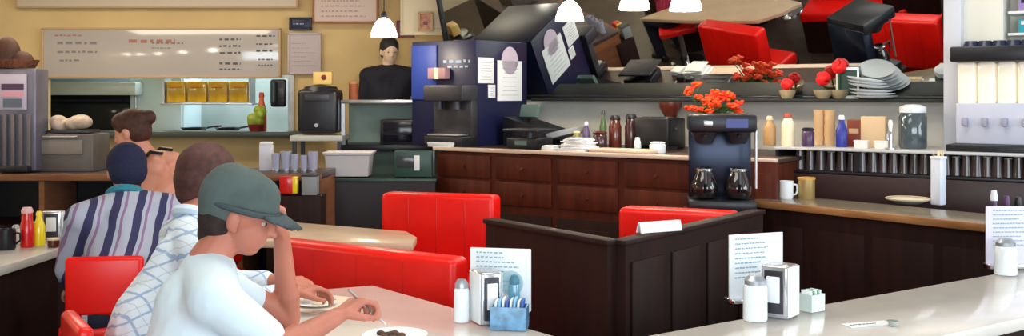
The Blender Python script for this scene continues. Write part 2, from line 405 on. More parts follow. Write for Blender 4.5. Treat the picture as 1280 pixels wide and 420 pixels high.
# dark blender & dish clutter 640-700
t = goods('dark_scale', 'black kitchen scale with tray beside the navy cabinet', 'scale', 662, .86, CT)
local(MB().box((0, 0, .04), (.26, .22, .08), bev=.012).build('base', BLACK, t)); local(MB().cyl((0, 0, .10), .03, .05).build('post', DSTEEL, t))
local(MB().box((0, 0, .135), (.3, .26, .018), bev=.006).build('tray', DSTEEL, t)); local(MB().box((0, -.113, .045), (.1, .006, .03)).build('dial', mat('grey_green_lcd', (.1, .16, .15), .3), t))
t = goods('black_cash_register', 'black slanted cash register behind the kitchen scale', 'cash register', 668, .45, CT)
b = MB(); b.prism([(-.17, 0), (.17, 0), (.17, .13), (-.17, .22)], -.17, .17); b.xf(Matrix.Rotation(PI/2, 4, 'X')); local(b.build('case', BLACK, t))
local(MB().box((-.04, -.0, .26), (.16, .04, .10), rot=Euler((-.3, 0, 0)), bev=.006).build('display', mat('grey_green_lcd', (.1, .16, .15), .3), t))
local(MB().box((-.04, 0, .2), (.03, .03, .08)).build('display_stalk', BLACK, t))
t = goods('serving_tray', 'pale oval tray tilted behind the white napkins', 'tray', 703, .40, CT+.075)
b = MB(); b.lathe((0, 0, 0), [(0, 0), (.12, 0), (.155, .03), (.16, .03), (.125, -.008), (0, -.008)], 32); b.xf(Matrix.Rotation(-.25, 4, 'Y') @ Matrix.Scale(1.35, 4, (1, 0, 0))); local(b.build('dish', WHITE, t))
local(MB().box((0, 0, -.05), (.12, .1, .05), bev=.004).build('stand', BLACK, t))
t = goods('napkin_pile', 'fluffy pile of white napkins at the front of the counter', 'napkins', 723, .95, CT)
b = MB()
for k in range(9): b.box((.012*(k % 3-1), .01*(k % 2), .006+.010*k), (.24-.012*k, .16, .009), rz=.13*((k*5) % 7-3)/3, bev=.002)
local(b.build('napkins', PAPER, t))
t = goods('napkin_pile', 'flat small white napkin left of the fluffy napkin pile', 'napkins', 688, 1.0, CT)
b = MB()
for k in range(4): b.box((0, 0, .005+.009*k), (.09, .1, .008), rz=.08*k, bev=.002)
local(b.build('napkins', PAPER, t))

def bottle(name, label, px, d, z, h, r, m, capm, cat='bottle', neck=.35, loc=None, group=None, capw=.5, labm=None):
    if px > 957 and z == CT: d *= .64; z = CB
    t = thing(name, label, cat, W(sw(px, d), d, z) if loc is None else loc, 0, group)
    nh = h*(1-neck)
    local(MB().lathe((0, 0, 0), [(0, 0), (r*.92, 0), (r, .01), (r, nh*.82), (r*.8, nh*.94), (r*capw, nh+(h-nh)*.3), (r*capw*.9, h*.88), (0, h*.88)]).build('bottle_body', m, t))
    local(MB().lathe((0, 0, h*.86), [(r*capw*1.05, 0), (r*capw*1.1, h*.06), (r*capw*.8, h*.14), (0, h*.14)]).build('cap', capm, t))
    if labm: local(MB().lathe((0, 0, 0), [(r*1.01, nh*.2), (r*1.015, nh*.22), (r*1.015, nh*.68), (r*1.01, nh*.7)]).build('label_band', labm, t))
    return t
bottle('green_bottle', 'slim green bottle standing near the mirror wall behind the tray', 754, .2, CT, .27, .028, mat('green_glass', (.12, .2, .09), .2), INK)
bottle('spray_bottle', 'purple-grey squeeze bottle beside the napkin pile', 733, .5, CT, .19, .03, mat('purple_plastic', (.12, .08, .2), .4), WHITE)
bottle('spice_jar', 'yellow-lidded small jar beside the purple bottle', 721, .5, CT, .12, .03, mat('olive_jar', (.3, .28, .12), .4), CREAMP, neck=.15, capw=.9)
bottle('brown_syrup_bottle', 'shorter brown syrup bottle on the counter under the mirror', 769, .55, CT, .24, .046, BROWN, BLACK, neck=.2, capw=.75)
bottle('brown_syrup_bottle', 'taller dark brown syrup bottle left of the black box', 789, .5, CT, .25, .046, mat('dark_brown_glass', (.05, .018, .02), .2, coat=.5), BLACK, neck=.2, capw=.8)
bottle('brown_canister', 'low dark brown canister left of the syrup bottles', 750, .65, CT, .13, .05, mat('dark_brown_glass', (.05, .018, .02), .2), BROWN, cat='canister', neck=.1, capw=.95)
t = goods('wooden_board', 'flat pale cutting board lying along the counter front', 'board', 782, .92, CT)
local(MB().box((0, 0, .012), (.46, .2, .024), bev=.006).build('board', mat('pale_wood', (.72, .52, .40), .5), t)); local(MB().cyl((.19, 0, .0245), .015, .003, seg=16).build('hang_hole', BROWN, t))
t = goods('black_toaster', 'black boxy toaster on the counter left of the coffee brewer', 'toaster', 822, .50, CT)
local(MB().box((0, 0, .13), (.27, .2, .20), bev=.02).build('case', BLACK, t)); local(MB().box((0, -.03, .232), (.2, .025, .004)).box((0, .03, .232), (.2, .025, .004)).build('slot', DSTEEL, t))
local(MB().box((.143, 0, .15), (.02, .03, .02), bev=.004).build('lever', DSTEEL, t)); local(MB().box((-.1, 0, .015), (.03, .16, .03)).box((.1, 0, .015), (.03, .16, .03)).build('foot', BLACK, t))
t = goods('coffee_grinder', 'black coffee grinder with a hopper behind the toaster', 'grinder', 838, .25, CT)
local(MB().box((0, 0, .11), (.16, .18, .22), bev=.015).build('base', BLACK, t)); local(MB().lathe((0, 0, .22), [(.04, 0), (.085, .08), (.085, .11), (.0, .115)], 20).build('hopper', BROWN, t))
bottle('sugar_tub', 'white sugar tub in front of the black toaster', 822, .85, CT, .075, .055, WHITE, PAPER, cat='tub', neck=.12, capw=.85)
bottle('small_cream_pot', 'tiny white pot between syrup bottles and toaster', 797, .6, CT, .09, .025, WHITE, WHITE, cat='pot', neck=.2, capw=.7)

# orange flowers in a dark vase at the mirror foot
t = goods('flower_vase', 'dark vase of bright orange-red flowers at the foot of the mirror', 'flowers', 893, .42, CT)
local(MB().lathe((0, 0, 0), [(0, 0), (.05, 0), (.075, .07), (.07, .15), (.045, .23), (.055, .27), (.0, .25)], 24).build('vase', BLACK, t))
rnd = random.Random(5); b = MB(); st = MB()
FL = mat('orange_red_petals', (.98, .13, .012), .5, col2=(.85, .02, .01), nscale=20)
for k in range(46):
    a = rnd.uniform(0, 2*PI); rr = rnd.uniform(0, .17); x = rr*math.cos(a)*1.05; y = rr*math.sin(a)*.6; z = .34+rnd.uniform(-.045, .075)-rr*.15
    if k > 38: x = -.16+rnd.uniform(-.02, .02); z = .33+rnd.uniform(-.10, .14)
    for q in range(6):
        an = q*PI/3+k; b.ell((x+.02*math.cos(an), y+.012*math.sin(an), z+.01*math.sin(an*2)), (.017, .013, .010), u=8, v=6)
    st.tube([(x*.15, y*.15, .22), (x*.6, y*.6, .29), (x, y, z-.005)], .0025, 5)
local(b.build('blooms', FL, t)); local(st.build('stems', mat('stem_green', (.03, .10, .02), .6), t))
b = MB()
for k in range(16):
    a = rnd.uniform(0, 2*PI); b.ell((.10*math.cos(a), .07*math.sin(a), .27+rnd.uniform(-.02, .04)), (.05, .018, .006), rot=Euler((rnd.uniform(-.5, .5), rnd.uniform(-.6, .6), a)).to_matrix(), u=10, v=6)
local(b.build('leaves', mat('leaf_green', (.05, .16, .03), .5), t))

# red carnations in glass dishes on the mirror ledge
LZ = 1.491
def posy(px, d, zoff, sc, label):
    t = goods('red_flower_posy', label, 'flowers', px, d, LZ, group='red posies on the mirror ledge'); rnd = random.Random(int(px)); b = MB()
    local(MB().lathe((0, 0, 0), [(0, 0), (.035, 0), (.055*sc, .035), (.06*sc, .06), (.045, .055), (0, .03)], 22).build('dish', mat('amber_dish', (.42, .33, .2), .2, coat=.6), t))
    for k in range(26):
        v = Vector((rnd.gauss(0, 1), rnd.gauss(0, 1), rnd.gauss(0, 1))).normalized()
        b.ell(Vector((0, 0, zoff))+v*.032*sc, (.022*sc, .022*sc, .012*sc), rot=v.to_track_quat('Z', 'Y').to_matrix(), u=9, v=6)
    local(b.build('petals', mat('scarlet_petals', (.85, .012, .012), .5), t))
    local(MB().tube([(0, 0, .03), (0, 0, zoff)], .006, 6).build('stem', mat('stem_green', (.03, .10, .02), .6), t))
posy(984, .12, .10, 1.0, 'lowest scarlet flower posy on the mirror ledge, leftmost of three')
posy(1029, .14, .135, 1.15, 'scarlet flower posy in an amber dish, middle of three')
posy(1049, .10, .215, 1.15, 'highest scarlet flower posy beside the stacked white plates')
# stacked plates, white block behind
t = goods('plate_stack', 'leaning stack of white platters on the mirror ledge beside red posies', 'plates', 1087, .19, LZ)
for k in range(6):
    b = MB(); b.lathe((0, 0, 0), [(0, 0), (.07, 0), (.115, .014), (.118, .018), (.07, .006), (0, .006)], 32)
    b.xf(Matrix.Translation((.012*(5-k)-.03, 0, .003+.020*k+(.012 if k > 2 else 0))) @ Matrix.Rotation(.0+.03*k, 4, 'Y') @ Matrix.Scale(1.25-.05*k, 4, (1, 0, 0)))
    local(b.build('platter', WHITE, t))
t = goods('white_menu_frame', 'white framed card standing behind the red posies at the mirror', 'card', 1062, .05, LZ)
b = MB()
for cx, cz, sx, sz in ((0, .01, .15, .02), (0, .2, .15, .02), (-.07, .105, .012, .2), (.07, .105, .012, .2)): b.box((cx, -.045, cz), (sx, .012, sz), bev=.002)
local(b.build('frame', WHITE, t)); local(MB().box((0, -.04, .105), (.13, .004, .19)).build('dark_picture', mat('deep_green_print', (.02, .06, .05), .4), t))

# jars and bottles against the tiled splash, right of the vase
bottle('squeeze_bottle', 'tan squeeze bottle at the left of the bar goods', 962, .95, CT, .19, .04, mat('caramel', (.48, .27, .11), .35), CREAMP, neck=.25, capw=.5)
bottle('cream_bottle', 'tall cream-coloured bottle beside the tan squeeze bottle', 985, .95, CT, .21, .042, mat('cream_bottle', (.80, .70, .50), .35), REDINK, neck=.2, capw=.55)
bottle('plum_jar', 'dark purple jar next to the tall cream bottle', 1010, .95, CT, .12, .04, mat('plum_glass', (.07, .035, .09), .25), BLACK, neck=.12, capw=.9)
for px, lab in ((1024, 'tan paper cup sleeve stack, left one of a pair near the splash'), (1037, 'tan paper cup sleeve stack, right one of a pair near the splash')):
    t = goods('cup_stack', lab, 'cups', px, .55, CT, group='tan cup stacks')
    for k in range(4): local(MB().lathe((0, 0, .05*k), [(0, .0), (.028, 0), (.036, .075), (.038, .08), (0, .08)], 20).build('cup', mat('tan_cup', (.70, .45, .24), .6), t))
bottle('blue_soap_bottle', 'blue bottle with white pump beside the tan cup stacks', 1052, .85, CT, .20, .036, BLUEP, WHITE, neck=.35, capw=.5)
t = goods('brown_carton', 'red-brown carton leaning at the splash behind small white boxes', 'box', 1069, .7, CT)
local(MB().box((0, 0, .085), (.085, .06, .17), bev=.003).build('carton', mat('red_brown_card', (.22, .04, .02), .6), t)); local(MB().box((0, -.031, .1), (.06, .003, .03)).build('label_strip', TAN, t))
t = goods('tan_carton', 'tan carton right of the red-brown carton at the splash', 'box', 1093, .7, CT)
local(MB().box((0, 0, .095), (.15, .07, .19), bev=.003).build('carton', mat('tan_box_card', (.70, .50, .30), .7), t)); local(MB().box((0, 0, .191), (.15, .012, .003)).build('tape', CREAMP, t))
for px, lab in ((1077, 'small white box on the bar top, left one of two'), (1103, 'small white box on the bar top, right one of two')):
    t = goods('sugar_box', lab, 'box', px, 1.03, CT, group='small white boxes on the bar top')
    local(MB().box((0, 0, .022), (.08, .05, .044), bev=.004).build('box_body', mat('offwhite_box', (.85, .78, .72), .6), t)); local(MB().box((0, 0, .047), (.084, .054, .008), bev=.002).build('lid', WHITE, t))
t = goods('storage_jar', 'big dark glass jar with pale metal lid on the bar top', 'jar', 1141, .75, CT)
local(MB().lathe((0, 0, 0), [(0, 0), (.075, 0), (.082, .015), (.082, .19), (.065, .22), (0, .22)], 28).build('jar_body', mat('slate_glass', (.06, .085, .095), .12, coat=.7), t))
local(MB().lathe((0, 0, .218), [(.075, 0), (.078, .01), (.078, .035), (.04, .05), (0, .052)], 28).build('lid', WHITE, t))
t = goods('chrome_tap', 'slim chrome beer tap standing at the bar shelf edge', 'tap', 1113, 1.06, CT)
local(MB().cyl((0, 0, .05), .014, .1, seg=14).cyl((0, 0, .006), .03, .012).build('post', STEEL, t)); local(MB().tube([(0, 0, .095), (0, -.03, .105), (0, -.06, .09), (0, -.065, .06)], .009, 10).build('spout', STEEL, t)); local(MB().lathe((0, 0, .105), [(.008, 0), (.014, .05), (.01, .07), (0, .075)], 14).build('handle', WHITE, t))
# white corner post beside the dispenser
o = MB().box(W(sw(1193, .3), .3, 1.13+.62), (.1, .12, 1.24), rz=RW, bev=.004).build('trim_2', mat('pale_grey_paint', (.58, .60, .66), .5)); struct(o)

# drink dispenser with cream hoppers
t = goods('drink_dispenser', 'pale four-hopper drink dispenser with black canopy at the right end', 'drink dispenser', 1250, .62, CT)
Ld = sw(1302, .8)-sw(1197, .8)
local(MB().box((0, .0, .16), (Ld, .30, .24), bev=.01).build('front_panel', mat('lilac_white_enamel', (.56, .58, .70), .3), t))
local(MB().box((0, -.05, .02), (Ld+.06, .44, .04), bev=.006).build('drip_tray', BLACK, t))
local(MB().box((0, .09, .40), (Ld, .12, .26), bev=.005).build('back_panel', mat('lilac_white_enamel', (.56, .58, .70), .3), t))
HOP = mat('milk_white_hopper_glow', (1, .90, .74), .3, coat=.3, emit=.12)  # slight emission put in so the hoppers look overexposed
for k in range(4):
    x = -Ld/2+Ld*(k+.5)/4
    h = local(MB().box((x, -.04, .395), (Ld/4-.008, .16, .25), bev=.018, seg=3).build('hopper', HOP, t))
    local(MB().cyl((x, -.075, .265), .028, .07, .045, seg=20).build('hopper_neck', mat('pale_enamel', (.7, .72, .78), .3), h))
    local(MB().box((x, -.165, .17), (.03, .04, .05), bev=.006).build('tap', mat('lilac_tap', (.34, .34, .44), .4), t))
local(MB().box((0, -.01, .565), (Ld+.05, .36, .09), bev=.01).build('canopy', BLACK, t))
b = MB()
for k in range(5): b.cyl((-Ld/2+.06+k*(Ld-.12)/4, -.02, .627), .05, .04, .035, seg=20)
local(b.build('lid_knobs', mat('blue_black_plastic', (.02, .025, .06), .3), t))
# white shelf cupboard on the wall above the dispenser
sh0, sh1 = sw(1200, .1), sw(1330, .1); Ls = sh1-sh0
t = thing('open_cupboard', 'tall white open wall cupboard above the drink dispenser', 'cupboard', W((sh0+sh1)/2, 0, 1.84), RW)
b = MB(); b.box((0, -.02, .3), (Ls, .03, .9)); b.box((-Ls/2+.14, -.15, .3), (.28, .26, .9), bev=.004); b.box((Ls/2-.02, -.15, .3), (.04, .26, .9)); b.box((-.05, -.13, -.15), (Ls, .26, .02))
local(b.build('carcass', mat('cupboard_cream', (.78, .76, .66), .5), t))
for z in (.04, .17, .34, .52): local(MB().box((.13, -.13, z), (Ls-.34, .24, .016), bev=.002).build('shelf', WHITE, t))
cc = [((.30, .22, .55), .18), ((.02, .25, .55), .18), ((.02, .38, .52), .045), ((.32, .25, .6), .045), ((.03, .06, .22), .045)]
n = 0
for row, (z, nm) in enumerate(((.048, 'teal'), (.178, 'purple'))):
    for k in range(3):
        p = W((sh0+sh1)/2, 0, 1.84)+AW*(.11+.115*k)+NW*.16+Vector((0, 0, z+.001))
        q = thing('small_carton', '%s small carton on the white wall cupboard shelf, %s of three' % (('teal', 'lilac')[row], ('leftmost', 'middle', 'rightmost')[k]), 'box', p, RW, 'cartons on the wall cupboard')
        c = ((.03, .33, .45), (.02, .20, .42), (.10, .42, .5))[k] if row == 0 else ((.36, .26, .58), (.5, .42, .66), (.26, .2, .5))[k]
        local(MB().box((0, 0, .042), (.10, .1, .084), bev=.003).build('carton', mat('carton_%d_%d' % (row, k), c, .6), q)); local(MB().box((0, -.0515, .06), (.07, .002, .022)).build('label_strip', PAPER if row == 0 else NAVY, q))

# ------------------------------------------------------------------ service counter with coffee brewer
g0 = onz(862, 244, .90); g1 = onz(1230, 282, .90); dirg = (g1-g0).normalized(); Lg = (g1-g0).length+.9; rg = math.atan2(dirg.y, dirg.x)
g0 = onz(940, 250, .90); ng = Vector((-dirg.y, dirg.x, 0))
g0b = g0-dirg*.02; Lg = (g1-g0b).length+.9
mid = g0b+dirg*Lg/2
t = thing('service_counter', 'dark service counter with a tan wood edge right of the coffee brewer', 'counter', (mid.x, mid.y, 0), rg)
local(MB().box((0, .20, .43), (Lg, .38, .86)).build('body', DWOOD, t))
local(MB().box((0, .20, .885), (Lg, .42, .03), bev=.004).build('worktop', mat('olive_steel_top', (.30, .25, .18), .22, metal=.3), t))
local(MB().box((0, -.012, .882), (Lg, .03, .04), bev=.008).build('front_edge', TWOOD, t))
b = MB()
for k in range(6): b.box((-Lg/2+Lg*(k+.5)/6, .015, .42), (Lg/6-.05, .012, .7), bev=.004)
local(b.build('front_panelling', DWOOD, t))
def ong(px, py, z=.90): return onz(px, py, z)
t = thing('white_mug', 'white mug on the service counter beside the gold tin', 'mug', ong(983, 248), 0)
local(MB().lathe((0, 0, 0), [(0, 0), (.036, 0), (.040, .01), (.041, .105), (.037, .105), (.036, .02), (0, .015)], 24).build('cup', WHITE, t)); local(MB().tube([(.038, 0, .085), (.062, 0, .08), (.066, 0, .05), (.058, 0, .025), (.038, 0, .022)], .006, 8).build('handle', WHITE, t))
t = thing('gold_tin', 'dull gold tin on the service counter right of the white mug', 'tin', ong(1008, 248), 0)
local(MB().lathe((0, 0, 0), [(0, 0), (.048, 0), (.05, .004), (.05, .112), (.05, .12), (0, .12)], 28).build('can', GOLD, t)); local(MB().lathe((0, 0, .12), [(.052, -.008), (.053, .004), (.044, .007), (0, .006)], 28).build('lid', mat('amber_lid', (.6, .34, .08), .4), t))
t = thing('white_straw_box', 'tall narrow white straw holder standing on the service counter', 'straw holder', ong(1173, 256), rg)
local(MB().box((0, 0, .13), (.062, .062, .26), bev=.006).build('holder', mat('white_enamel', (.72, .76, .86), .35), t)); local(MB().box((0, 0, .265), (.068, .068, .015), bev=.003).build('lid', WHITE, t))
b = MB(); rnd = random.Random(2)
for k in range(7): b.cyl((rnd.uniform(-.02, .02), rnd.uniform(-.02, .02), .285), .003, .04, seg=8)
local(b.build('straws', CREAMP, t))
t = thing('serving_dish', 'low white serving dish on the service counter beside the straw holder', 'dish', ong(1135, 254), 0)
local(MB().lathe((0, 0, 0), [(0, 0), (.07, 0), (.12, .022), (.122, .026), (.07, .008), (0, .008)], 32).build('dish_body', mat('cream_china', (.78, .72, .58), .3), t)); local(MB().lathe((0, 0, .026), [(.118, 0), (.124, .003), (.118, .006), (.114, .003)], 32).build('rim', CREAMP, t))
# wooden post and shelf behind the brewer
t = goods('wooden_post_panel', 'narrow red-brown wooden panel between brewer and bar shelf', 'panel', 956, 1.14, 0)
local(MB().box((0, 0, .56), (.16, .04, 1.12), bev=.004).build('panel', RWOOD, t)); local(MB().box((0, -.024, .6), (.10, .01, .9), bev=.003).build('raised_field', RWOOD, t))

# coffee brewer
bp = at(901, 0, 6.02)
st_ = thing('brewer_stand', 'dark wooden stand carrying the coffee brewer behind the right booth', 'stand', (bp.x, bp.y, 0), math.radians(-8))
local(MB().box((0, 0, .42), (.38, .34, .80)).build('cabinet', DWOOD, st_)); local(MB().box((0, 0, .84), (.42, .38, .03), bev=.004).build('top', DWOOD, st_))
t = thing('coffee_brewer', 'tall dark twin coffee brewer with glass pots in front of the flowers', 'coffee maker', (bp.x, bp.y, .857), math.radians(-8))
local(MB().box((0, .02, .03), (.38, .36, .06), bev=.01).build('base', BLACK, t))
local(MB().box((0, .14, .27), (.36, .10, .44), bev=.01).build('column', mat('blue_black_metal', (.015, .022, .045), .25, metal=.5), t))
local(MB().box((0, .0, .50), (.38, .36, .10), bev=.015).build('head', BLACK, t))
for sx in (-.095, .095):
    local(MB().lathe((sx, -.03, .38), [(0, 0), (.045, 0), (.075, .06), (.078, .075), (0, .075)], 22).build('filter_basket', DSTEEL, t))
    local(MB().tube([(sx, -.1, .43), (sx, -.16, .43), (sx, -.185, .425)], .012, 8).build('basket_handle', BLACK, t))
    h = local(MB().lathe((sx, -.03, .07), [(0, 0), (.06, 0), (.078, .03), (.078, .07), (.05, .13), (.042, .16), (.05, .17), (0, .15)], 24).build('glass_pot', mat('coffee_filled_glass', (.02, .012, .012), .05, coat=1), t))
    local(MB().tube([(sx, -.085, .225), (sx, -.15, .22), (sx, -.16, .16), (sx, -.11, .11)], .009, 8).build('pot_handle', BLACK, h))
    local(MB().lathe((sx, -.03, .218), [(.044, 0), (.053, .004), (.053, .018), (.044, .022)], 24).build('pot_collar', CHROME, h))
local(MB().box((.08, -.183, .5), (.12, .006, .05)).build('label_plate', mat('blue_label', (.02, .03, .22), .3), t))
local(MB().box((-.08, -.183, .5), (.05, .008, .03), bev=.002).build('switch', STEEL, t))
local(MB().cyl((.19, -.1, .3), .008, .34, seg=10).build('tap_rod', STEEL, t))

# ------------------------------------------------------------------ U-shaped lunch counter in the foreground
TZ = .75
poly = [(-1.12, 3.86), (-.84, 4.07), (-.56, 4.2), (.24, 3.19), (3.3, 5.32), (3.62, 4.87), (.25, 2.54), (-.117, 2.305)]
poly[7] = (-.117, 2.305)
t = thing('lunch_counter', 'pale laminate V-shaped lunch counter with dark base in the foreground', 'counter', (0, 0, 0))
MB().prism(poly[::-1], TZ-.045, TZ, bev=.008).build('countertop', LAM, t)
bp_ = [(-.98, 3.74), (-.80, 3.93), (-.60, 4.02), (.22, 2.98), (3.28, 5.12), (3.42, 4.93), (.27, 2.75), (.0, 2.55)]
MB().prism(bp_[::-1], 0, TZ-.045).build('base', DWOOD, t)
MB().prism([(p[0], p[1]) for p in [(-.99, 3.75), (-.80, 3.945), (-.59, 4.035), (.22, 3.0), (3.27, 5.14), (3.43, 4.92), (.27, 2.73), (-.01, 2.53)]][::-1], .0, .1).build('kick_plate', DSTEEL, t)

# left lunch counter with condiments
lp = [onz(-60, 352, TZ), onz(0, 333, TZ), onz(84, 307, TZ), Vector((-1.62, 5.75, TZ)), Vector((-1.9, 6.15, TZ)), Vector((-3.4, 5.9, TZ)), Vector((-3.6, 4.3, TZ))]
lp = [(p[0], p[1]) for p in lp]
t = thing('left_lunch_counter', 'white-topped lunch counter at the far left holding ketchup and mustard', 'counter', (0, 0, 0))
MB().prism(lp[::-1], TZ-.045, TZ, bev=.006).build('countertop', mat('grey_white_laminate', (.58, .55, .50), .25, noise=.1), t)
cx = sum(p[0] for p in lp)/7; cy = sum(p[1] for p in lp)/7
MB().prism([(cx+(p[0]-cx)*.82, cy+(p[1]-cy)*.82) for p in lp][::-1], 0, TZ-.045).build('base', DWOOD, t)

# ------------------------------------------------------------------ booths
def bench(name, label, p0, p1, ztop, thick=.14, seatdir=1, seat=True, backm=None, zseat=.46, zbot=.02, bd=.44):
    d = (p1-p0); d.z = 0; L = d.length; d.normalize(); r = math.atan2(d.y, d.x); m = (p0+p1)/2
    t = thing(name, label, 'booth bench', (m.x, m.y, 0), r)
    local(MB().box((0, 0, (ztop+zseat)/2+.0), (L, thick, ztop-zseat), bev=.03, seg=4).build('backrest', RED, t))
    b = MB()
    for k in range(1, 4): b.box((-L/2+L*k/4, -seatdir*0, (ztop+zseat)/2), (.008, thick+.004, ztop-zseat-.06), bev=.003)
    local(b.build('piping', mat('red_piping', (.66, .008, .006), .35), t))
    local(MB().box((0, seatdir*(bd/2+.02), zseat-.05), (L, bd, .12), bev=.03, seg=3).build('seat', RED, t))
    local(MB().box((0, seatdir*.2, .2), (L-.04, bd+.08, .36)).build('base', DWOOD, t))
    if backm: local(MB().box((0, -seatdir*(thick/2+.02), ztop/2), (L+.04, .03, ztop+.01), bev=.004).build('back_panel', backm, t))
    return t
# near bench of the left booth: its back is towards the camera
q0 = onz(352, 297, .85); q1 = onz(577, 322, .85)
bench('booth_bench', 'near red vinyl booth bench, seen just over the lunch counter', q0, q1, .85, .12, 1)
# far bench of the left booth
q0 = at(482, 240, 6.35); q1 = at(622, 241, 6.15)
q0.z = q1.z = .925
bench('booth_bench', 'far red vinyl booth bench with tall square back beyond the tan table', q0, q1, .925, .16, -1, bd=.4)
# booth table
tp = [onz(372, 278, TZ), onz(508, 289, TZ), onz(521, 296, TZ), onz(516, 304, TZ), onz(372, 301, TZ), onz(280, 300, TZ), onz(280, 272, TZ)]
t = thing('booth_table', 'tan laminate booth table between the two left red benches', 'table', (0, 0, 0))
MB().prism([(p.x, p.y) for p in tp][::-1], TZ-.04, TZ, bev=.006).build('tabletop', TABLE, t)
c = onz(420, 292, TZ); MB().cyl((c.x, c.y, .36), .04, .70, seg=20).build('pedestal', DSTEEL, t); MB().cyl((c.x, c.y, .02), .22, .04, .18, seg=28).build('foot', BLACK, t)
# right booth: red bench behind the dark partition
q0 = at(778, 257, 5.45); q1 = at(922, 264, 5.2); q0.z = .935; q1.z = .935
bench('booth_bench', 'red vinyl bench of the right booth, low behind the dark partition', q0, q1, .935, .16, -1, bd=.26)
# dark partition (bench back) along B2
pa = onz(640, 335, .93); pb = onz(775, 300, .95); pc = onz(948, 262, .95)
d = (pc-pb); d.z = 0; L0 = d.length; d.normalize(); pa = pb.copy(); m = (pa+pc)/2; L = (pc-pa).length; r = math.atan2(d.y, d.x)
t = thing('booth_partition', 'long dark wooden booth partition behind the foreground napkin holders', 'partition', (m.x, m.y, 0), r)
local(MB().box((0, 0, .465), (L, .05, .93)).build('panel', DWOOD, t)); local(MB().box((0, 0, .94), (L+.02, .07, .022), bev=.004).build('cap_rail', DWOOD, t))
local(MB().box((-.02, .08, .70), (L-.12, .10, .40), bev=.03, seg=3).build('red_back_cushion', RED, t))
b = MB()
for k in range(4): b.box((-L/2+L*(k+.5)/4, -.03, .47), (L/4-.08, .012, .78), bev=.004)
local(b.build('raised_panel', DWOOD, t))
# its short return towards the left booth
e2 = Vector((pb.x, pb.y, 0)); e1 = e2+Vector((-.56, .80, 0)).normalized()*.86; m2 = (e1+e2)/2
t2 = thing('booth_partition', 'short dark wooden partition end between left and right booths', 'partition', (m2.x-.03, m2.y, 0), math.atan2(-.80, .56))
local(MB().box((0, 0, .465), (.86, .05, .93)).build('panel', DWOOD, t2)); local(MB().box((0, 0, .94), (.88, .07, .022), bev=.004).build('cap_rail', DWOOD, t2))
# white card on the partition cap
c = onz(826, 290, .952)
t = thing('folded_card', 'white folded card lying on top of the dark booth partition', 'card', (c.x, c.y, .952), r-.45)
local(MB().box((0, 0, .022), (.205, .006, .044), rot=Euler((-.25, 0, 0))).build('front_leaf', PAPER, t)); local(MB().box((0, .02, .022), (.205, .006, .044), rot=Euler((.35, 0, 0))).build('back_leaf', PAPER, t))

# ------------------------------------------------------------------ table sets on the lunch counter
SCR = mat('pale_blue_print', (.30, .44, .50), .8)
def menu_card(name, label, p, wdt, ht, rz, lean=.0, seed=1, pic=True, pm=WHITE):
    t = thing(name, label, 'menu', (p.x, p.y, TZ+.001), rz)
    local(MB().box((0, 0, .012), (wdt, .07, .022), bev=.004).build('stand', CHROME, t))
    q = local(MB().box((0, 0, ht/2+.02), (wdt, .008, ht), rot=Euler((lean, 0, 0)), bev=.002).build('card', pm, t))
    rows = [(-wdt*.40, ht*(.93-.075*k), wdt*random.Random(seed+k).uniform(.35, .8), .0045) for k in range(9)]
    b = writing(rows, 0, 0, seed).xf(Matrix.Translation((0, -.006, .02))); local(b.build('print', SCR, q))
    if pic: local(MB().ell((wdt*.18, -.0055, ht*.45+.02), (wdt*.2, .0015, ht*.2)).build('picture', mat('faded_blue_picture', (.40, .58, .66), .6), q))
    return t
def napkin_box(label, p, rz, sx=.085, sy=.12, h=.15, side=WHITE):
    t = thing('napkin_dispenser', label, 'napkin dispenser', (p.x, p.y, TZ+.001), rz)
    local(MB().box((0, 0, h/2), (sx, sy, h), bev=.008, seg=3).build('case', mat('polished_steel', (.62, .64, .68), .22, metal=.75), t))
    local(MB().box((0, -sy/2-.002, h*.5), (sx*.72, .008, h*.82), bev=.003).build('face_plate', DSTEEL, t))
    local(MB().box((0, -sy/2-.008, h*.55), (sx*.5, .01, h*.5), bev=.003).build('napkins', PAPER, t))
    for s_ in (-1, 1): local(MB().box((s_*(sx/2+.002), 0, h*.5), (.004, sy*.94, h*.95), bev=.0015).build('side_plate', side, t))
    return t
def shaker(name, label, p, r, h, cat='shaker', bodym=FROST, lid=None, z=None):
    t = thing(name, label, cat, (p.x, p.y, TZ+.001 if z is None else z), 0)
    local(MB().lathe((0, 0, 0), [(0, 0), (r*.95, 0), (r, .006), (r*.97, h*.72), (r*.8, h*.8), (0, h*.8)], 26).build('jar', bodym, t))
    local(MB().lathe((0, 0, h*.78), [(r*.84, 0), (r*.86, h*.10), (r*.55, h*.2), (0, h*.22)], 26).build('lid', lid or mat('satin_lid', (.42, .46, .50), .35, metal=.6), t))
    return t
# left set (centre of the picture)
p = onz(626, 402, TZ); p = onz(630, 398, TZ)
menu_card('menu_stand', 'blue-white menu card standing behind the centre condiment caddy', onz(620, 400, TZ)+Vector((.015, .06, 0)), .215, .215, math.radians(-12), seed=3)
napkin_box('upright steel and white napkin dispenser left of the blue caddy', onz(607, 406, TZ)+Vector((0, .035, 0)), math.radians(24), .075, .10, .175)
shaker('salt_shaker', 'frosted white squeeze bottle at the left of the napkin dispenser', onz(577, 402, TZ), .027, .145, 'bottle')
t = thing('sugar_caddy', 'clear blue sugar packet caddy in front of the menu card', 'caddy', (lambda q: (q.x, q.y, TZ+.001))(onz(637, 412, TZ)+Vector((0, .02, 0))), math.radians(-8))
BL = mat('translucent_blue', (.16, .38, .62), .25, coat=.5, noise=.5, nscale=30)
b = MB(); sx, sy, hh = .115, .075, .075
for cxx, cyy, wx_, wy_ in ((0, -sy/2, sx, .005), (0, sy/2, sx, .005), (-sx/2, 0, .005, sy), (sx/2, 0, .005, sy)): b.box((cxx, cyy, hh/2), (wx_, wy_, hh))
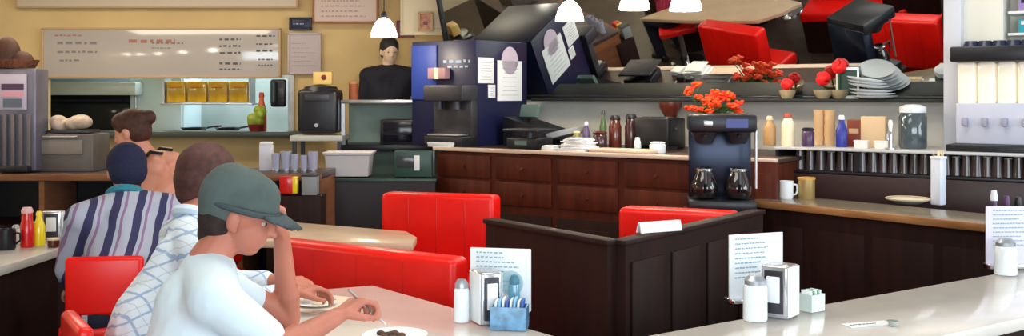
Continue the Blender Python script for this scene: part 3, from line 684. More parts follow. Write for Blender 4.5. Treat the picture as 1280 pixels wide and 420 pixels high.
b.box((0, 0, .004), (sx, sy, .008)); local(b.build('tray', BL, t))
for k in range(8): local(MB().box((-.045+.0125*k, 0, .052+.004*(k % 3)), (.007, .055, .08), rot=Euler((0, .08, 0)), bev=.001).build('sugar_packet', (PAPER, mat('light_blue_packet', (.25, .55, .8), .6), PAPER, mat('deep_blue_packet', (.04, .12, .45), .6))[k % 4], t))
shaker('pepper_shaker', 'blue glass pepper shaker standing in the centre group behind the caddy', onz(643, 398, TZ)+Vector((0, .0, 0)), .020, .15, bodym=mat('blue_glass_bottle', (.10, .30, .42), .15, coat=.6), lid=mat('teal_lid', (.05, .18, .25), .4))
# right set
menu_card('menu_stand', 'large white menu card standing behind the right sugar jar', onz(948, 384, TZ)+Vector((.01, .08, 0)), .235, .235, math.radians(22), seed=8, pic=False)
shaker('sugar_jar', 'white sugar jar with metal lid in front of the right menu card', onz(944, 400, TZ), .042, .155, 'jar')
napkin_box('tall white-sided napkin dispenser right of the sugar jar', onz(976, 399, TZ)+Vector((.01, .05, 0)), math.radians(-38), .095, .10, .18)
t = thing('sugar_caddy', 'small glass cube of green sweetener packets beside the right napkin dispenser', 'caddy', (lambda q: (q.x, q.y, TZ+.001))(onz(1014, 388, TZ)), R2)
b = MB(); sx, sy, hh = .07, .06, .06
for cxx, cyy, wx_, wy_ in ((0, -sy/2, sx, .004), (0, sy/2, sx, .004), (-sx/2, 0, .004, sy), (sx/2, 0, .004, sy)): b.box((cxx, cyy, hh/2), (wx_, wy_, hh))
local(b.box((0, 0, .003), (sx, sy, .006)).build('tray', mat('pale_glass_tray', (.55, .66, .62), .2, coat=.5), t))
for k in range(5): local(MB().box((-.024+.012*k, 0, .042), (.006, .045, .062), bev=.001).build('sugar_packet', (PAPER, mat('green_packet', (.12, .35, .2), .6))[k % 2], t))
# far right set
p3 = onz(1262, 340, TZ)
menu_card('menu_stand', 'white menu board at the far right edge behind a metal-lidded jar', onz(1274, 338, TZ)+Vector((.02, .05, 0)), .30, .255, math.radians(5), seed=12, pic=False, pm=mat('lilac_white_card', (.74, .72, .86), .5))
shaker('sugar_jar', 'sugar jar with metal lid at the far right edge of the counter', onz(1257, 343, TZ), .047, .155, 'jar')
for k, px in enumerate((1238, 1254, 1269)):
    bottle('sauce_bottle', ('white-capped sauce bottle', 'plum-capped sauce bottle', 'dark purple sauce bottle')[k]+' behind the far right menu board', 0, 0, 0, (.33, .305, .30)[k], .028, mat('plum_glass', (.07, .035, .09), .25), (WHITE, mat('plum_cap', (.09, .03, .10), .4), BLACK)[k], loc=onz(px, 336, TZ)+Vector((.09, .16, .001)), group='sauce bottles behind the far right menu')
# paper on the right counter
c = onz(1085, 406, TZ); t = thing('paper_placemat', 'white paper slip lying on the right arm of the counter', 'paper', (c.x, c.y, TZ+.001), R2-.3)
local(MB().box((0, 0, .001), (.17, .06, .002)).build('sheet', PAPER, t)); local(writing([(-.07, 0, .1, .004)], 0, 0, 4).xf(Matrix.Translation((0, 0, .0025)) @ Matrix.Rotation(-PI/2, 4, 'X')).build('print', INK, t))
c = onz(1116, 408, TZ); t = thing('creamer_cup', 'tiny cream pot at the end of the paper slip', 'cup', (c.x, c.y, TZ+.001), 0)
local(MB().lathe((0, 0, 0), [(0, 0), (.012, 0), (.017, .016), (0, .016)], 18).build('cup', mat('grey_green_pot', (.38, .42, .38), .4), t)); local(MB().lathe((0, 0, .016), [(.018, 0), (.018, .002), (0, .003)], 18).build('foil', STEEL, t))

# plate, bowl, paper in front of the eater
c = onz(494, 424, TZ); t = thing('dinner_plate', 'round white plate with dark food remains at the bottom edge', 'plate', (c.x, c.y, TZ+.001), 0)
local(MB().lathe((0, 0, 0), [(0, .002), (.06, 0), (.10, .012), (.103, .015), (.06, .006), (0, .006)], 36).build('plate_body', WHITE, t))
b = MB(); rnd = random.Random(3)
for k in range(14): b.ell((rnd.uniform(-.05, .02), rnd.uniform(-.04, .04), .012), (.014, .011, .009), u=9, v=6)
local(b.build('food', mat('brown_food', (.10, .045, .02), .6, noise=.5, nscale=40), t))
c = onz(396, 382, TZ); t = thing('side_plate', 'small white saucer behind the raised fork hand', 'plate', (c.x, c.y, TZ+.001), 0)
local(MB().lathe((0, 0, 0), [(0, .002), (.04, 0), (.07, .009), (.072, .011), (.04, .005), (0, .005)], 36).build('plate_body', WHITE, t)); local(MB().ell((.01, 0, .008), (.028, .022, .01)).build('food', CREAMP, t))
c = onz(392, 379, TZ); t = thing('paper_placemat', 'printed paper placemat under the capped diner\'s left elbow', 'paper', (c.x, c.y, TZ+.0005), -.5)
local(MB().box((0, 0, .0006), (.26, .30, .0012)).build('sheet', mat('beige_paper', (.74, .62, .50), .8), t)); local(writing([(-.06, .08, .1, .010), (-.05, .04, .07, .006), (-.09, -.07, .12, .006)], 0, 0, 4).xf(Matrix.Translation((0, 0, .0015)) @ Matrix.Rotation(-PI/2, 4, 'X')).build('print', mat('brown_ink', (.32, .16, .10), .8), t))

# condiments on the left counter
c = onz(34, 309, TZ)
bottle('ketchup_bottle', 'red ketchup bottle with pink-white cap on the left counter', 0, 0, 0, .20, .033, KETCH, mat('pink_white_cap', (.75, .42, .42), .4), loc=c+Vector((0, 0, .001)), neck=.3, capw=.8)
bottle('mustard_bottle', 'bright yellow mustard bottle beside the red ketchup', 0, 0, 0, .175, .029, MUST, MUST, loc=onz(49, 307, TZ)+Vector((0, 0, .001)), neck=.3, capw=.5)
napkin_box('white napkin holder right of the mustard bottle', onz(66, 299, TZ), .2, .10, .07, .15)
shaker('salt_shaker', 'small white salt shaker left of the ketchup bottle', onz(20, 305, TZ), .022, .10)
t = thing('coffee_mug', 'dark coffee mug at the far left edge of the counter', 'mug', onz(8, 312, TZ)+Vector((0, 0, .001)), 0)
local(MB().lathe((0, 0, 0), [(0, 0), (.04, 0), (.044, .01), (.044, .10), (.040, .10), (.038, .02), (0, .015)], 24).build('cup', BLACK, t)); local(MB().tube([(.042, 0, .085), (.068, 0, .08), (.07, 0, .045), (.042, 0, .025)], .006, 8).build('handle', BLACK, t))
t = thing('jam_pot', 'small brown jam pot in front of the white napkin holder', 'pot', onz(67, 309, TZ)+Vector((0, 0, .001)), 0)
local(MB().lathe((0, 0, 0), [(0, 0), (.026, 0), (.03, .01), (.028, .035), (0, .036)], 20).build('pot', BROWN, t)); local(MB().lathe((0, 0, .036), [(.03, 0), (.03, .008), (0, .009)], 20).build('lid', CREAMP, t))
t = thing('red_basket', 'red plastic basket behind the striped-shirt diner\'s left shoulder', 'basket', onz(97, 275, .80)+Vector((0, 0, -.04)), .3)
local(MB().lathe((0, 0, 0), [(0, 0), (.06, 0), (.085, .07), (.09, .075), (.08, .07), (.056, .01), (0, .008)], 20).build('basket_body', KETCH, t)); local(MB().box((0, 0, .075), (.09, .05, .05), rot=Euler((.2, .3, .2)), bev=.004).build('napkins', mat('pinkish_napkin', (.6, .2, .2), .7), t))

# ------------------------------------------------------------------ left back: machine, wooden unit, kitchen, boards
wy = 7.0
def zy(py, Y=wy): return EYE-(py-HZ)/F*Y
zc = zy(217)
x0, x1 = at(-90, 0, wy).x, at(402, 0, wy).x
t = thing('wooden_work_unit', 'brown open-fronted wooden work counter under the kitchen window', 'counter', ((x0+x1)/2, wy, 0))
Lw = x1-x0
local(MB().box((0, .28, zc-.02), (Lw, .56, .04), bev=.004).build('worktop', mat('dark_top', (.06, .04, .04), .35), t))
local(MB().box((0, -.012, zc-.025), (Lw, .025, .045), bev=.005).build('front_edge', wood('brown_edge', (.16, .06, .03), (.26, .11, .05), .4, (1, 1, 8)), t))
local(MB().box((0, .55, zc/2), (Lw, .02, zc-.04)).build('back_panel', BLACK, t))
for z in (.12, .62): local(MB().box((0, .28, z), (Lw, .54, .025)).build('shelf', DWOOD, t))
for px in (-85, 52, 180, 300, 399): local(MB().box((at(px, 0, wy).x-(x0+x1)/2, .26, zc/2-.02), (.035, .52, zc-.04)).build('upright', MATS['brown_edge'], t))
# beverage machine at the far left
t = thing('beverage_machine', 'tall silver drink machine with dark label at the far left edge', 'machine', (at(12, 0, wy).x, wy+.22, zc), 0)
mw = at(40, 0, wy).x-at(-16, 0, wy).x
local(MB().box((0, -.06, .36), (mw, .20, .70), bev=.015).build('body', mat('lilac_steel', (.17, .16, .21), .35, metal=.45, noise=.2, nscale=6), t))
local(MB().box((0, -.172, .55), (mw*.62, .01, .24), bev=.004).build('label_plate', mat('label_lilac', (.42, .38, .48), .5), t))
local(MB().box((0, -.179, .585), (mw*.5, .006, .04)).build('dark_band', mat('plum_band', (.08, .03, .08), .5), t)); local(MB().box((0, -.179, .535), (mw*.5, .006, .035)).build('pink_band', mat('pink_band', (.60, .28, .36), .5), t))
local(MB().box((0, -.179, .475), (mw*.42, .006, .06)).build('dark_screen', mat('slate_screen', (.10, .12, .16), .3), t))
b = MB()
for k in range(5): b.box((-mw*.36+mw*.18*k, -.176, .22), (.025, .012, .36), bev=.004)
local(b.build('grille_ribs', mat('rib_grey', (.13, .11, .12), .4), t))
local(MB().box((0, -.18, .03), (mw*.8, .1, .04), bev=.006).build('drip_tray', BLACK, t))
t = thing('brown_basket', 'dark brown wicker basket on top of the silver drink machine', 'basket', (at(4, 0, wy).x, wy+.18, zc+.712), 0)
local(MB().lathe((0, 0, 0), [(0, 0), (.12, 0), (.15, .05), (.15, .06), (.1, .06), (0, .05)], 20).build('basket_body', wood('wicker', (.05, .015, .01), (.16, .06, .03), .7, (20, 20, 20)), t))
local(MB().ell((-.06, 0, .09), (.09, .08, .13)).ell((.04, 0, .05), (.08, .07, .07)).build('bread', mat('dark_loaf', (.07, .022, .012), .7, noise=.5, nscale=12), t))

# things on and in the work unit
def onu(px, z=None, dy=.2): return Vector((at(px, 0, wy+dy).x, wy+dy, zc if z is None else z))
t = thing('steel_pan_box', 'dull brown steamer box under the kitchen window left part', 'box', onu(88, dy=.3), 0)
local(MB().box((0, 0, .13), (.44, .3, .26), bev=.01).build('case', mat('umber_steel', (.14, .12, .11), .45, metal=.3, noise=.2), t)); local(MB().box((0, -.155, .17), (.3, .01, .1), bev=.003).build('door', mat('umber_door', (.20, .17, .15), .4), t)); local(MB().tube([(-.12, -.17, .24), (.12, -.17, .24)], .008, 8).build('handle', STEEL, t))
t = thing('bread_bag', 'beige bag of rolls on the brown steamer box', 'bag', onu(92, zc+.262, .3), 0)
rnd = random.Random(9); b = MB()
for k in range(9): b.ell((rnd.uniform(-.12, .12), rnd.uniform(-.07, .07), .05+rnd.uniform(0, .05)), (.065, .05, .045), u=12, v=8)
local(b.build('rolls', mat('beige_roll', (.48, .38, .30), .8, noise=.3, nscale=20), t, voxel=.012, relax=3)); local(MB().box((.0, 0, .012), (.3, .2, .02), bev=.005).build('tray', DSTEEL, t))
# glasses on the unit, px 345-420
k = 0; base = None
for px in (345, 357, 368, 380, 391, 402, 414):
    lab = 'bluish water glass on the work counter below the kitchen window, %s in the row' % ('first', 'second', 'third', 'fourth', 'fifth', 'sixth', 'last')[k]
    pos = onu(px, dy=.12)
    if px > 399: break
    if base is None:
        base = thing('water_glass', lab, 'glass', pos, 0, 'water glasses on the work counter')
        local(MB().lathe((0, 0, 0), [(0, 0), (.026, 0), (.031, .13), (.028, .13), (.024, .012), (0, .012)], 20).build('glass_body', mat('bluish_tumbler', (.34, .36, .48), .12, coat=.7), base)); local(MB().lathe((0, 0, .0), [(.0265, .002), (.028, .004), (.0285, .02), (.027, .022)], 20).build('base_ring', STEEL, base))
    else: dup(base, pos, 0, lab, (.9, 1.1, .95)[k % 3])
    k += 1
t = thing('white_carton', 'white carton standing left of the row of water glasses', 'box', onu(333, dy=.3), 0)
local(MB().box((0, 0, .09), (.085, .07, .18), bev=.003).build('carton', mat('lilac_white', (.66, .66, .74), .6), t)); local(MB().prism([(-.042, -.035), (.042, -.035), (.042, .035), (-.042, .035)], .18, .2, bev=.008).build('folded_top', PAPER, t))
# red and yellow packet, grey box on the shelf
zs = .633
t = thing('red_yellow_packet', 'red and yellow snack box on the work counter shelf edge', 'box', Vector((at(364, 0, 6.9).x, 6.9, zy(241, 6.9))), 0)
t.location = (at(364, 0, 6.92).x, 6.9, 0)
b = MB().box((-.025, 0, zy(231, 6.9)), (.085, .06, .115), bev=.003); local(b.build('red_carton', KETCH, t)); local(MB().box((.034, 0, zy(231, 6.9)), (.033, .058, .11), bev=.003).build('yellow_end', MUST, t))
local(MB().box((.03, .06, zy(231, 6.9)/2-.035), (.36, .20, zy(231, 6.9)-.07), bev=.004).build('stand', DWOOD, t))
t['label'] = 'red and yellow snack box on a dark stand below the water glasses'
t = thing('grey_tin_box', 'grey-green box right of the red and yellow snack box', 'box', (at(388, 0, 6.9).x, 6.9, zy(231, 6.9)-.068), 0)
local(MB().box((0, 0, .065), (.10, .09, .125), bev=.004).build('case', mat('grey_green_tin', (.24, .26, .26), .5), t)); local(MB().box((0, 0, .131), (.104, .094, .012), bev=.002).build('lid', DSTEEL, t))

# kitchen interior things
def kz(py, Y=10.4): return EYE-(py-HZ)/F*Y
t = thing('range_hood', 'long steel range hood seen through the kitchen window', 'hood', (at(112, 0, 10.6).x, 10.7, 0), 0)
local(MB().box((0, 0, kz(111, 10.6)), (1.12, .7, .13), bev=.01).build('canopy', mat('pale_steel', (.62, .70, .68), .35, metal=.3), t)); local(MB().box((0, .15, 2.2), (.6, .4, .9)).build('duct', STEEL, t)); local(MB().box((0, -.1, kz(118, 10.6)), (1.0, .4, .02)).build('filter', BLACK, t))
t = thing('dark_oven', 'black oven bank below the steel range hood in the kitchen', 'oven', (at(112, 0, 10.8).x, 11.0, 0), 0)
local(MB().box((0, 0, .82), (1.1, .6, 1.42), bev=.01).build('case', BLACK, t)); local(MB().box((0, -.31, 1.3), (.9, .02, .28), bev=.005).build('door', mat('oven_glass', (.01, .015, .02), .1), t)); local(MB().tube([(-.4, -.34, 1.46), (.4, -.34, 1.46)], .012, 8).build('handle', DSTEEL, t))
t = thing('white_fridge', 'pale blue-white fridge right of the oven seen through the window', 'fridge', (at(196, 0, 10.6).x, 10.9, 0), 0)
local(MB().box((0, 0, .95), (.56, .6, 1.9), bev=.02).build('case', mat('cold_white', (.62, .78, .84), .4), t)); local(MB().box((0, -.31, 1.3), (.52, .03, 1.1), bev=.01).build('door', mat('cold_white_door', (.66, .82, .88), .35), t)); local(MB().box((-.2, -.34, 1.4), (.02, .03, .4), bev=.005).build('handle', STEEL, t))
t = thing('prep_table', 'green-grey kitchen prep table with pans behind the window', 'table', (at(262, 0, 10.4).x, 10.3, 0), 0)
local(MB().box((0, 0, kz(166)), (1.0, .6, .05), bev=.006).build('top', STEEL, t))
local(MB().box((0, .2, .5), (.95, .1, .9)).build('cabinet', GREEN, t))
for px, q in ((243, 'left'), (285, 'right')):
    c = thing('frying_pan', 'dark frying pan on the kitchen prep table, the %s one' % q, 'pan', (at(px, 0, 10.2).x, 10.2, kz(166)+.026), 0)
    local(MB().lathe((0, 0, 0), [(0, 0), (.10, 0), (.13, .035), (.133, .035), (.104, -.0), (0, .004)], 24).build('pan_body', BLACK, c)); local(MB().tube([(.12, 0, .03), (.2, -.02, .045), (.27, -.02, .05)], .01, 8).build('handle', BLACK, c))
for k in range(4):
    Yk = 9.78; px = 223+26*k
    c = thing('yellow_bin', 'glossy yellow storage bin on the kitchen window shelf, %s of four' % ('first', 'second', 'third', 'last')[k], 'bin', (at(px, 0, Yk).x, Yk, EYE-(130-HZ)/F*Yk+.008), 0, 'yellow bins')
    local(MB().box((0, 0, .105), (.175, .16, .20), bev=.012, seg=3).build('bin_body', mat('amber_yellow', (.80, .46, .02), .22, noise=.35, nscale=9, coat=.5), c)); local(MB().box((0, -.085, .16), (.11, .012, .03), bev=.004).build('lip', mat('amber_lip', (.72, .30, .02), .25), c))
t = thing('bin_shelf', 'steel shelf carrying the yellow bins inside the kitchen window', 'shelf', (at(262, 0, 9.78).x, 9.78, EYE-(130-HZ)/F*9.78), 0)
local(MB().box((0, 0, 0), (.86, .24, .014), bev=.002).build('board', STEEL, t))
for s_ in (-.4, .4): local(MB().box((s_, 0, .14), (.015, .2, .30)).build('bracket', STEEL, t))
bottle('orange_bottle', 'orange-red bottle on the kitchen window ledge right end', 0, 0, 0, .35, .045, mat('orange_plastic', (.60, .12, .03), .4), REDINK, loc=Vector((at(327, 0, 9.42).x, 9.42, OZ0+.006)))
t = thing('green_produce_bag', 'yellow-green bag of peppers beside the orange bottle', 'bag', (at(324, 0, 9.36).x-.02, 9.34, OZ0+.006), 0)
b = MB(); rnd = random.Random(4)
for k in range(9): b.ell((rnd.uniform(-.05, .05), rnd.uniform(-.03, .03), .05+.16*rnd.random()), (.045, .035, .05), u=12, v=8)
local(b.build('peppers', mat('pepper_green', (.38, .48, .04), .4, noise=.5, nscale=15), t, voxel=.01, relax=2)); local(MB().lathe((0, 0, 0), [(0, 0), (.06, 0), (.075, .06), (.07, .055), (0, .01)], 18).build('bowl', REDD, t))
t = thing('telephone', 'black wall telephone on the post right of the kitchen window', 'telephone', (at(347, 0, 9.38).x, 9.42, EYE-(133-HZ)/F*9.4), 0)
local(MB().box((0, 0, .12), (.14, .06, .25), bev=.02, seg=3).build('base', BLACK, t)); local(MB().cap((-.035, -.05, .21), .028, (-.035, -.05, .04), .028).build('handset', mat('blue_black_handset', (.02, .035, .045), .3), t)); local(MB().box((.03, -.034, .12), (.05, .008, .09), bev=.003).build('keypad', DSTEEL, t))

# menu boards
def board(name, label, pxa, pya, pxb, pyb, Y, m, rows, framem, inkm, seed=1, dep=.02, texts=True):
    a = at(pxa, pya, Y); c = at(pxb, pyb, Y); wd = c.x-a.x; ht = a.z-c.z
    t = thing(name, label, 'sign', ((a.x+c.x)/2, Y, c.z), 0)
    q = local(MB().box((0, 0, ht/2), (wd, dep, ht), bev=.003).build('panel', m, t))
    b = MB(); f = .018
    for cx_, cz_, sx_, sz_ in ((0, 0, wd+f, f), (0, ht, wd+f, f), (-wd/2, ht/2, f, ht), (wd/2, ht/2, f, ht)): b.box((cx_, -.005, cz_), (sx_, dep+.01, sz_), bev=.002)
    local(b.build('frame', framem, t))
    for k, (rr, im) in enumerate(rows):
        rr2 = [((x-.5)*wd, z*ht, l*wd, th) for (x, z, l, th) in rr]
        local(writing(rr2, 0, 0, seed+k).xf(Matrix.Translation((0, -dep/2-.002, 0))).build('writing', im, q))
    return t
BRD = mat('whiteboard_gloss', (.50, .45, .41), .10, noise=.05, nscale=1.5, spec=1.0)
rows = [([(.06, .70, .17, .022), (.06, .52, .17, .018), (.07, .34, .09, .016), (.46, .70, .14, .014), (.46, .60, .08, .010)], mat('soft_grey_ink', (.24, .22, .22), .8)),
        ([(.36, .74, .20, .028), (.05, .86, .12, .012)], mat('soft_red_ink', (.42, .18, .13), .8)),
        ([(.745, .78, .09, .016), (.745, .64, .09, .016), (.745, .50, .09, .016), (.745, .28, .09, .02), (.745, .16, .09, .012), (.90, .85, .08, .014), (.90, .68, .07, .012), (.90, .54, .07, .016), (.91, .36, .06, .012), (.91, .24, .06, .012)], INK)]
board('menu_whiteboard', 'wide glossy whiteboard menu above the kitchen window', 54, 36, 350, 96, 9.44, BRD, rows, TAN, INK, 5)
board('upper_menu_board', 'long pale menu board along the top edge above the whiteboard', 22, -70, 372, 9, 9.44, mat('pale_peach_board', (.66, .55, .42), .5), [([(.05, .3, .3, .03), (.5, .3, .35, .03)], TAN)], TAN, INK, 9)
board('pink_menu_sign', 'pinkish white menu sign with text lines at top centre-left', 392, -30, 472, 28, 9.40, mat('pinkish_board', (.72, .56, .48), .6), [([(.12, .13+.11*k, .7-.1*(k % 2), .012) for k in range(8)], mat('pink_ink', (.50, .33, .33), .8))], mat('rust_frame', (.35, .12, .05), .5), INK, 11)
board('notice_paper', 'lilac-white paper notice pinned right of the whiteboard', 361, 42, 400, 92, 9.46, mat('lilac_paper_sheet', (.55, .46, .46), .8), [([(.1, .2+.11*k, .75-.15*(k % 3), .008) for k in range(6)], mat('pale_text', (.42, .36, .38), .8))], mat('lilac_paper_sheet', (.55, .46, .46), .8), INK, 13, dep=.008)
board('navy_plaque', 'small navy plaque beside the pink menu sign', 363, 23, 389, 37, 9.44, NAVY, [([(.15, .5, .5, .01)], mat('pale_blue_letters', (.35, .45, .62), .6))], BLACK, INK, 14)
board('cream_poster', 'cream poster panel at the left edge of the mirror', 502, -30, 568, 43, 9.1, mat('cream_poster', (.78, .66, .46), .6), [([(.45, .1, .3, .006)], TAN)], CREAM, INK, 15)
board('red_picture', 'small red and brown picture on the cream poster panel', 524, 16, 540, 38, 9.04, mat('rusty_picture', (.40, .12, .07), .5, col2=(.60, .34, .22), nscale=30), [([(.3, .4, .4, .03)], REDD)], TAN, INK, 16)
board('plum_card', 'plum coloured card hanging between lamp and cream poster', 497, 27, 517, 46, 9.2, mat('plum_card', (.30, .16, .20), .6), [([(.2, .5, .5, .012)], mat('pale_text', (.42, .36, .38), .8))], REDD, INK, 17)

# steel shelf station px 425-545
sy_ = 8.55
def X(px, Y=sy_): return at(px, 0, Y).x
def Z(py, Y=sy_): return EYE-(py-HZ)/F*Y
t = thing('steel_shelf_station', 'two-tier grey-green steel shelf station behind the left booth', 'shelf unit', ((X(428)+X(545))/2, sy_, 0), 0)
Lt = X(545)-X(428)
for py, m_, th in ((127, STEEL, .03), (184, BLACK, .05)): local(MB().box((0, .12, Z(py)), (Lt, .42, th), bev=.004).build('shelf', m_, t))
local(MB().box((0, .34, (Z(127)+0)/2), (Lt, .02, Z(127)-.02)).build('back_panel', GREEN, t))
for s_ in (-1, 1): local(MB().box((s_*(Lt/2-.02), -.07, Z(127)/2), (.03, .03, Z(127)-.03)).build('post', STEEL, t))
local(MB().box((0, .12, .3), (Lt, .4, .55)).build('cupboard', BLACK, t))
t = thing('microwave', 'black microwave on the lower tier of the steel station', 'microwave', ((X(510)), sy_+.12, Z(184)+.026), 0)
mw_ = X(545)-X(477)
local(MB().box((0, 0, .10), (mw_, .34, .2), bev=.008).build('case', BLACK, t)); local(MB().box((-.05, -.175, .10), (mw_*.66, .012, .16), bev=.003).build('door', mat('microwave_door', (.008, .008, .015), .12), t)); local(MB().box((mw_*.38, -.175, .1), (mw_*.18, .01, .16), bev=.002).build('control_panel', DSTEEL, t))
t = thing('white_bin', 'pale grey plastic tub in front below the steel station', 'tub', ((X(437, 7.7)), 7.7, Z(219, 7.7)), 0)
local(MB().lathe((0, 0, 0), [(0, 0), (.155, 0), (.17, .15), (.18, .155), (.18, .17), (.16, .17), (.145, .01), (0, .008)], 4).xf(Matrix.Scale(1.35, 4, (1, 0, 0)) @ Matrix.Rotation(PI/4, 4, 'Z')).build('tub_body', mat('grey_white_tub', (.52, .50, .52), .5), t)); local(MB().box((0, 0, .17), (.36, .27, .012), bev=.004).build('lid', mat('grey_white_lid', (.60, .58, .62), .5), t))
t = thing('dark_side_counter', 'low dark side counter carrying the pale tub and payment screen', 'counter', (X(475, 7.7), 7.75, 0), 0)
local(MB().box((0, 0, Z(221, 7.7)/2), (X(545, 7.7)-X(403, 7.7), .44, Z(221, 7.7)-.03)).build('body', mat('black_brown_wood', (.022, .016, .018), .4), t)); local(MB().box((0, 0, Z(221, 7.7)-.014), (X(545, 7.7)-X(403, 7.7)+.02, .46, .025), bev=.004).build('top', mat('green_black_top', (.02, .04, .035), .3), t))
t = thing('payment_terminal', 'dark green payment screen with a white receipt below the station', 'terminal', (X(517, 7.65), 7.65, Z(221, 7.7)+.0), 0)
local(MB().box((0, 0, .10), (X(541, 7.65)-X(494, 7.65), .12, .19), bev=.01).build('case', mat('dark_green_plastic', (.025, .07, .055), .4), t)); local(MB().box((-.05, -.064, .12), (.13, .008, .09), bev=.003).build('screen', mat('dark_screen', (.05, .055, .06), .15), t)); local(MB().box((.03, -.068, .11), (.04, .006, .11), bev=.001).build('receipt', PAPER, t))
# black urn/coffee box px 372-425, y 95-175
t = thing('black_urn', 'black round-topped coffee urn beside the steel station', 'urn', (X(398, 8.4), 8.5, Z(168, 8.5)), 0)
local(MB().box((0, 0, .19), (X(424)-X(374), .3, .36), bev=.04, seg=4).build('body', BLACK, t)); local(MB().lathe((0, 0, .35), [(.15, 0), (.13, .04), (.04, .055), (0, .06)], 24).build('lid', BLACK, t)); local(MB().box((0, -.155, .30), (.2, .01, .05), bev=.003).build('label_plate', DSTEEL, t)); local(MB().cyl((0, -.17, .08), .015, .05, axis=(0, 1, 0)).build('tap', STEEL, t))
t = thing('urn_table', 'grey stand under the black coffee urn', 'stand', (X(398, 8.4), 8.5, 0), 0)
local(MB().box((0, 0, Z(168, 8.5)-.025), (.42, .4, .045), bev=.005).build('top', mat('grey_top', (.42, .42, .40), .4), t))
for a_ in (-1, 1):
    for c_ in (-1, 1): local(MB().box((a_*.18, c_*.17, (Z(168, 8.5)-.05)/2), (.03, .03, Z(168, 8.5)-.05)).build('leg', DSTEEL, t))
t = thing('tea_box', 'little yellow box with a dark heart on the black urn', 'box', (X(404, 8.5), 8.5, Z(97, 8.5)-.028), 0)
t.location.z = Z(168, 8.5)+.41
local(MB().box((0, 0, .05), (.15, .08, .10), bev=.003).build('carton', mat('straw_yellow', (.70, .48, .16), .6), t)); local(MB().ell((.012, -.041, .055), (.022, .003, .022)).build('heart_mark', REDD, t))
t = thing('rust_tin', 'small rust-red tin beside the person in black on the shelf', 'tin', (X(441), sy_+.05, Z(127)+.016), 0)
local(MB().lathe((0, 0, 0), [(0, 0), (.04, 0), (.04, .13), (0, .13)], 20).build('can', mat('rust_red_tin', (.32, .08, .03), .5), t)); local(MB().lathe((0, 0, .13), [(.042, 0), (.042, .02), (0, .022)], 20).build('lid', mat('rust_lid', (.5, .22, .08), .5), t))
t = thing('grey_canister', 'grey canister on the steel shelf right of the person in black', 'canister', (X(523), sy_-.02, Z(127)+.016), 0)
local(MB().lathe((0, 0, 0), [(0, 0), (.05, 0), (.05, .17), (0, .17)], 20).build('can', mat('mauve_grey', (.16, .15, .19), .5), t)); local(MB().lathe((0, 0, .17), [(.052, 0), (.052, .02), (0, .024)], 20).build('lid', DSTEEL, t))

# ------------------------------------------------------------------ pendant lamps
def pendant(loc, label, power=9, lit=True):
    t = thing('pendant_lamp', label, 'lamp', loc, 0, 'white glass pendant lamps')
    local(MB().lathe((0, 0, 0), [(.098, 0), (.094, .03), (.075, .085), (.045, .125), (.02, .14), (.018, .137), (.042, .12), (.07, .08), (.088, .03), (.093, 0)], 28).build('lamp_shade', GLOW, t))
    local(MB().lathe((0, 0, .138), [(.02, 0), (.022, .03), (.012, .05), (0, .05)], 18).build('socket_cap', DSTEEL, t))
    local(MB().cyl((0, 0, (2.9-loc[2]+.18)/2), .004, 2.9-loc[2]-.18, seg=8).build('cord', BLACK, t))
    local(MB().ell((0, 0, .06), (.028, .028, .035)).build('bulb', mat('bulb_lit', (1, .9, .75), .4, emit=10), t))
    l = bpy.data.lights.new('pendant_bulb_light', 'POINT'); l.energy = power; l.color = (1, .86, .66); l.shadow_soft_size = .05
    lo = bpy.data.objects.new('pendant_bulb_light', l); COL.objects.link(lo); lo.location = (loc[0], loc[1], loc[2]-.03)
    return t
pendant(at(480, 46, 7.7), 'lit white pendant lamp above the person in black')
pendant(at(712, 26, 7.15), 'lit white pendant lamp at top centre before the mirror, leftmost of three')
pendant(at(793, 12, 6.6), 'lit white pendant lamp before the mirror, middle of three')
pendant(at(857, 13, 6.35), 'lit white pendant lamp before the mirror, rightmost of three')
def reflected(px, py, Yr, Yp=9.43):                   # lamps over the dining side that shine in the whiteboard
    Yv = 2*Yp-Yr; q = at(px, py, Yv); return (q.x, Yr, q.z)
for k, (px, py, Yr) in enumerate(((100, 77, 4.4), (141, 77, 4.4), (195, 72, 4.6), (257, 60, 5.4), (317, 50, 6.6))):
    pendant(reflected(px, py, Yr), 'lit pendant lamp over the left dining side, %s from the wall, mirrored in the whiteboard' % ('first', 'second', 'third', 'fourth', 'fifth')[k], 7)

# ------------------------------------------------------------------ red chair of the striped-shirt diner
def red_chair(loc, rz, label):
    t = thing('counter_chair', label, 'chair', loc, rz)
    local(MB().box((0, 0, .47), (.40, .40, .08), bev=.03, seg=3).build('seat', RED, t))
    local(MB().box((0, -.19, .68), (.33, .05, .26), bev=.02, seg=3).build('backrest', RED, t))
    local(MB().box((-.08, -.2, .50), (.025, .02, .14)).box((.08, -.2, .50), (.025, .02, .14)).build('back_support', CHROME, t))
    local(MB().cyl((0, 0, .23), .03, .42, seg=18).build('pedestal', CHROME, t)); local(MB().lathe((0, 0, 0), [(0, 0), (.2, 0), (.19, .015), (.05, .04), (0, .04)], 28).build('foot', CHROME, t))
    return t
cc_ = at(122, 362, 4.55)
red_chair((cc_.x, cc_.y+.2, 0), math.radians(8), 'red vinyl counter chair under the diner in the striped shirt')
red_chair((-1.22, 3.40, 0), math.radians(-58), 'red vinyl counter chair under the plaid-shirted diner')
red_chair((-.98, 2.86, 0), math.radians(-62), 'red vinyl counter chair under the diner in the grey cap')
red_chair((-1.80, 6.10, 0), math.radians(30), 'red vinyl counter chair under the woman with bare shoulders')

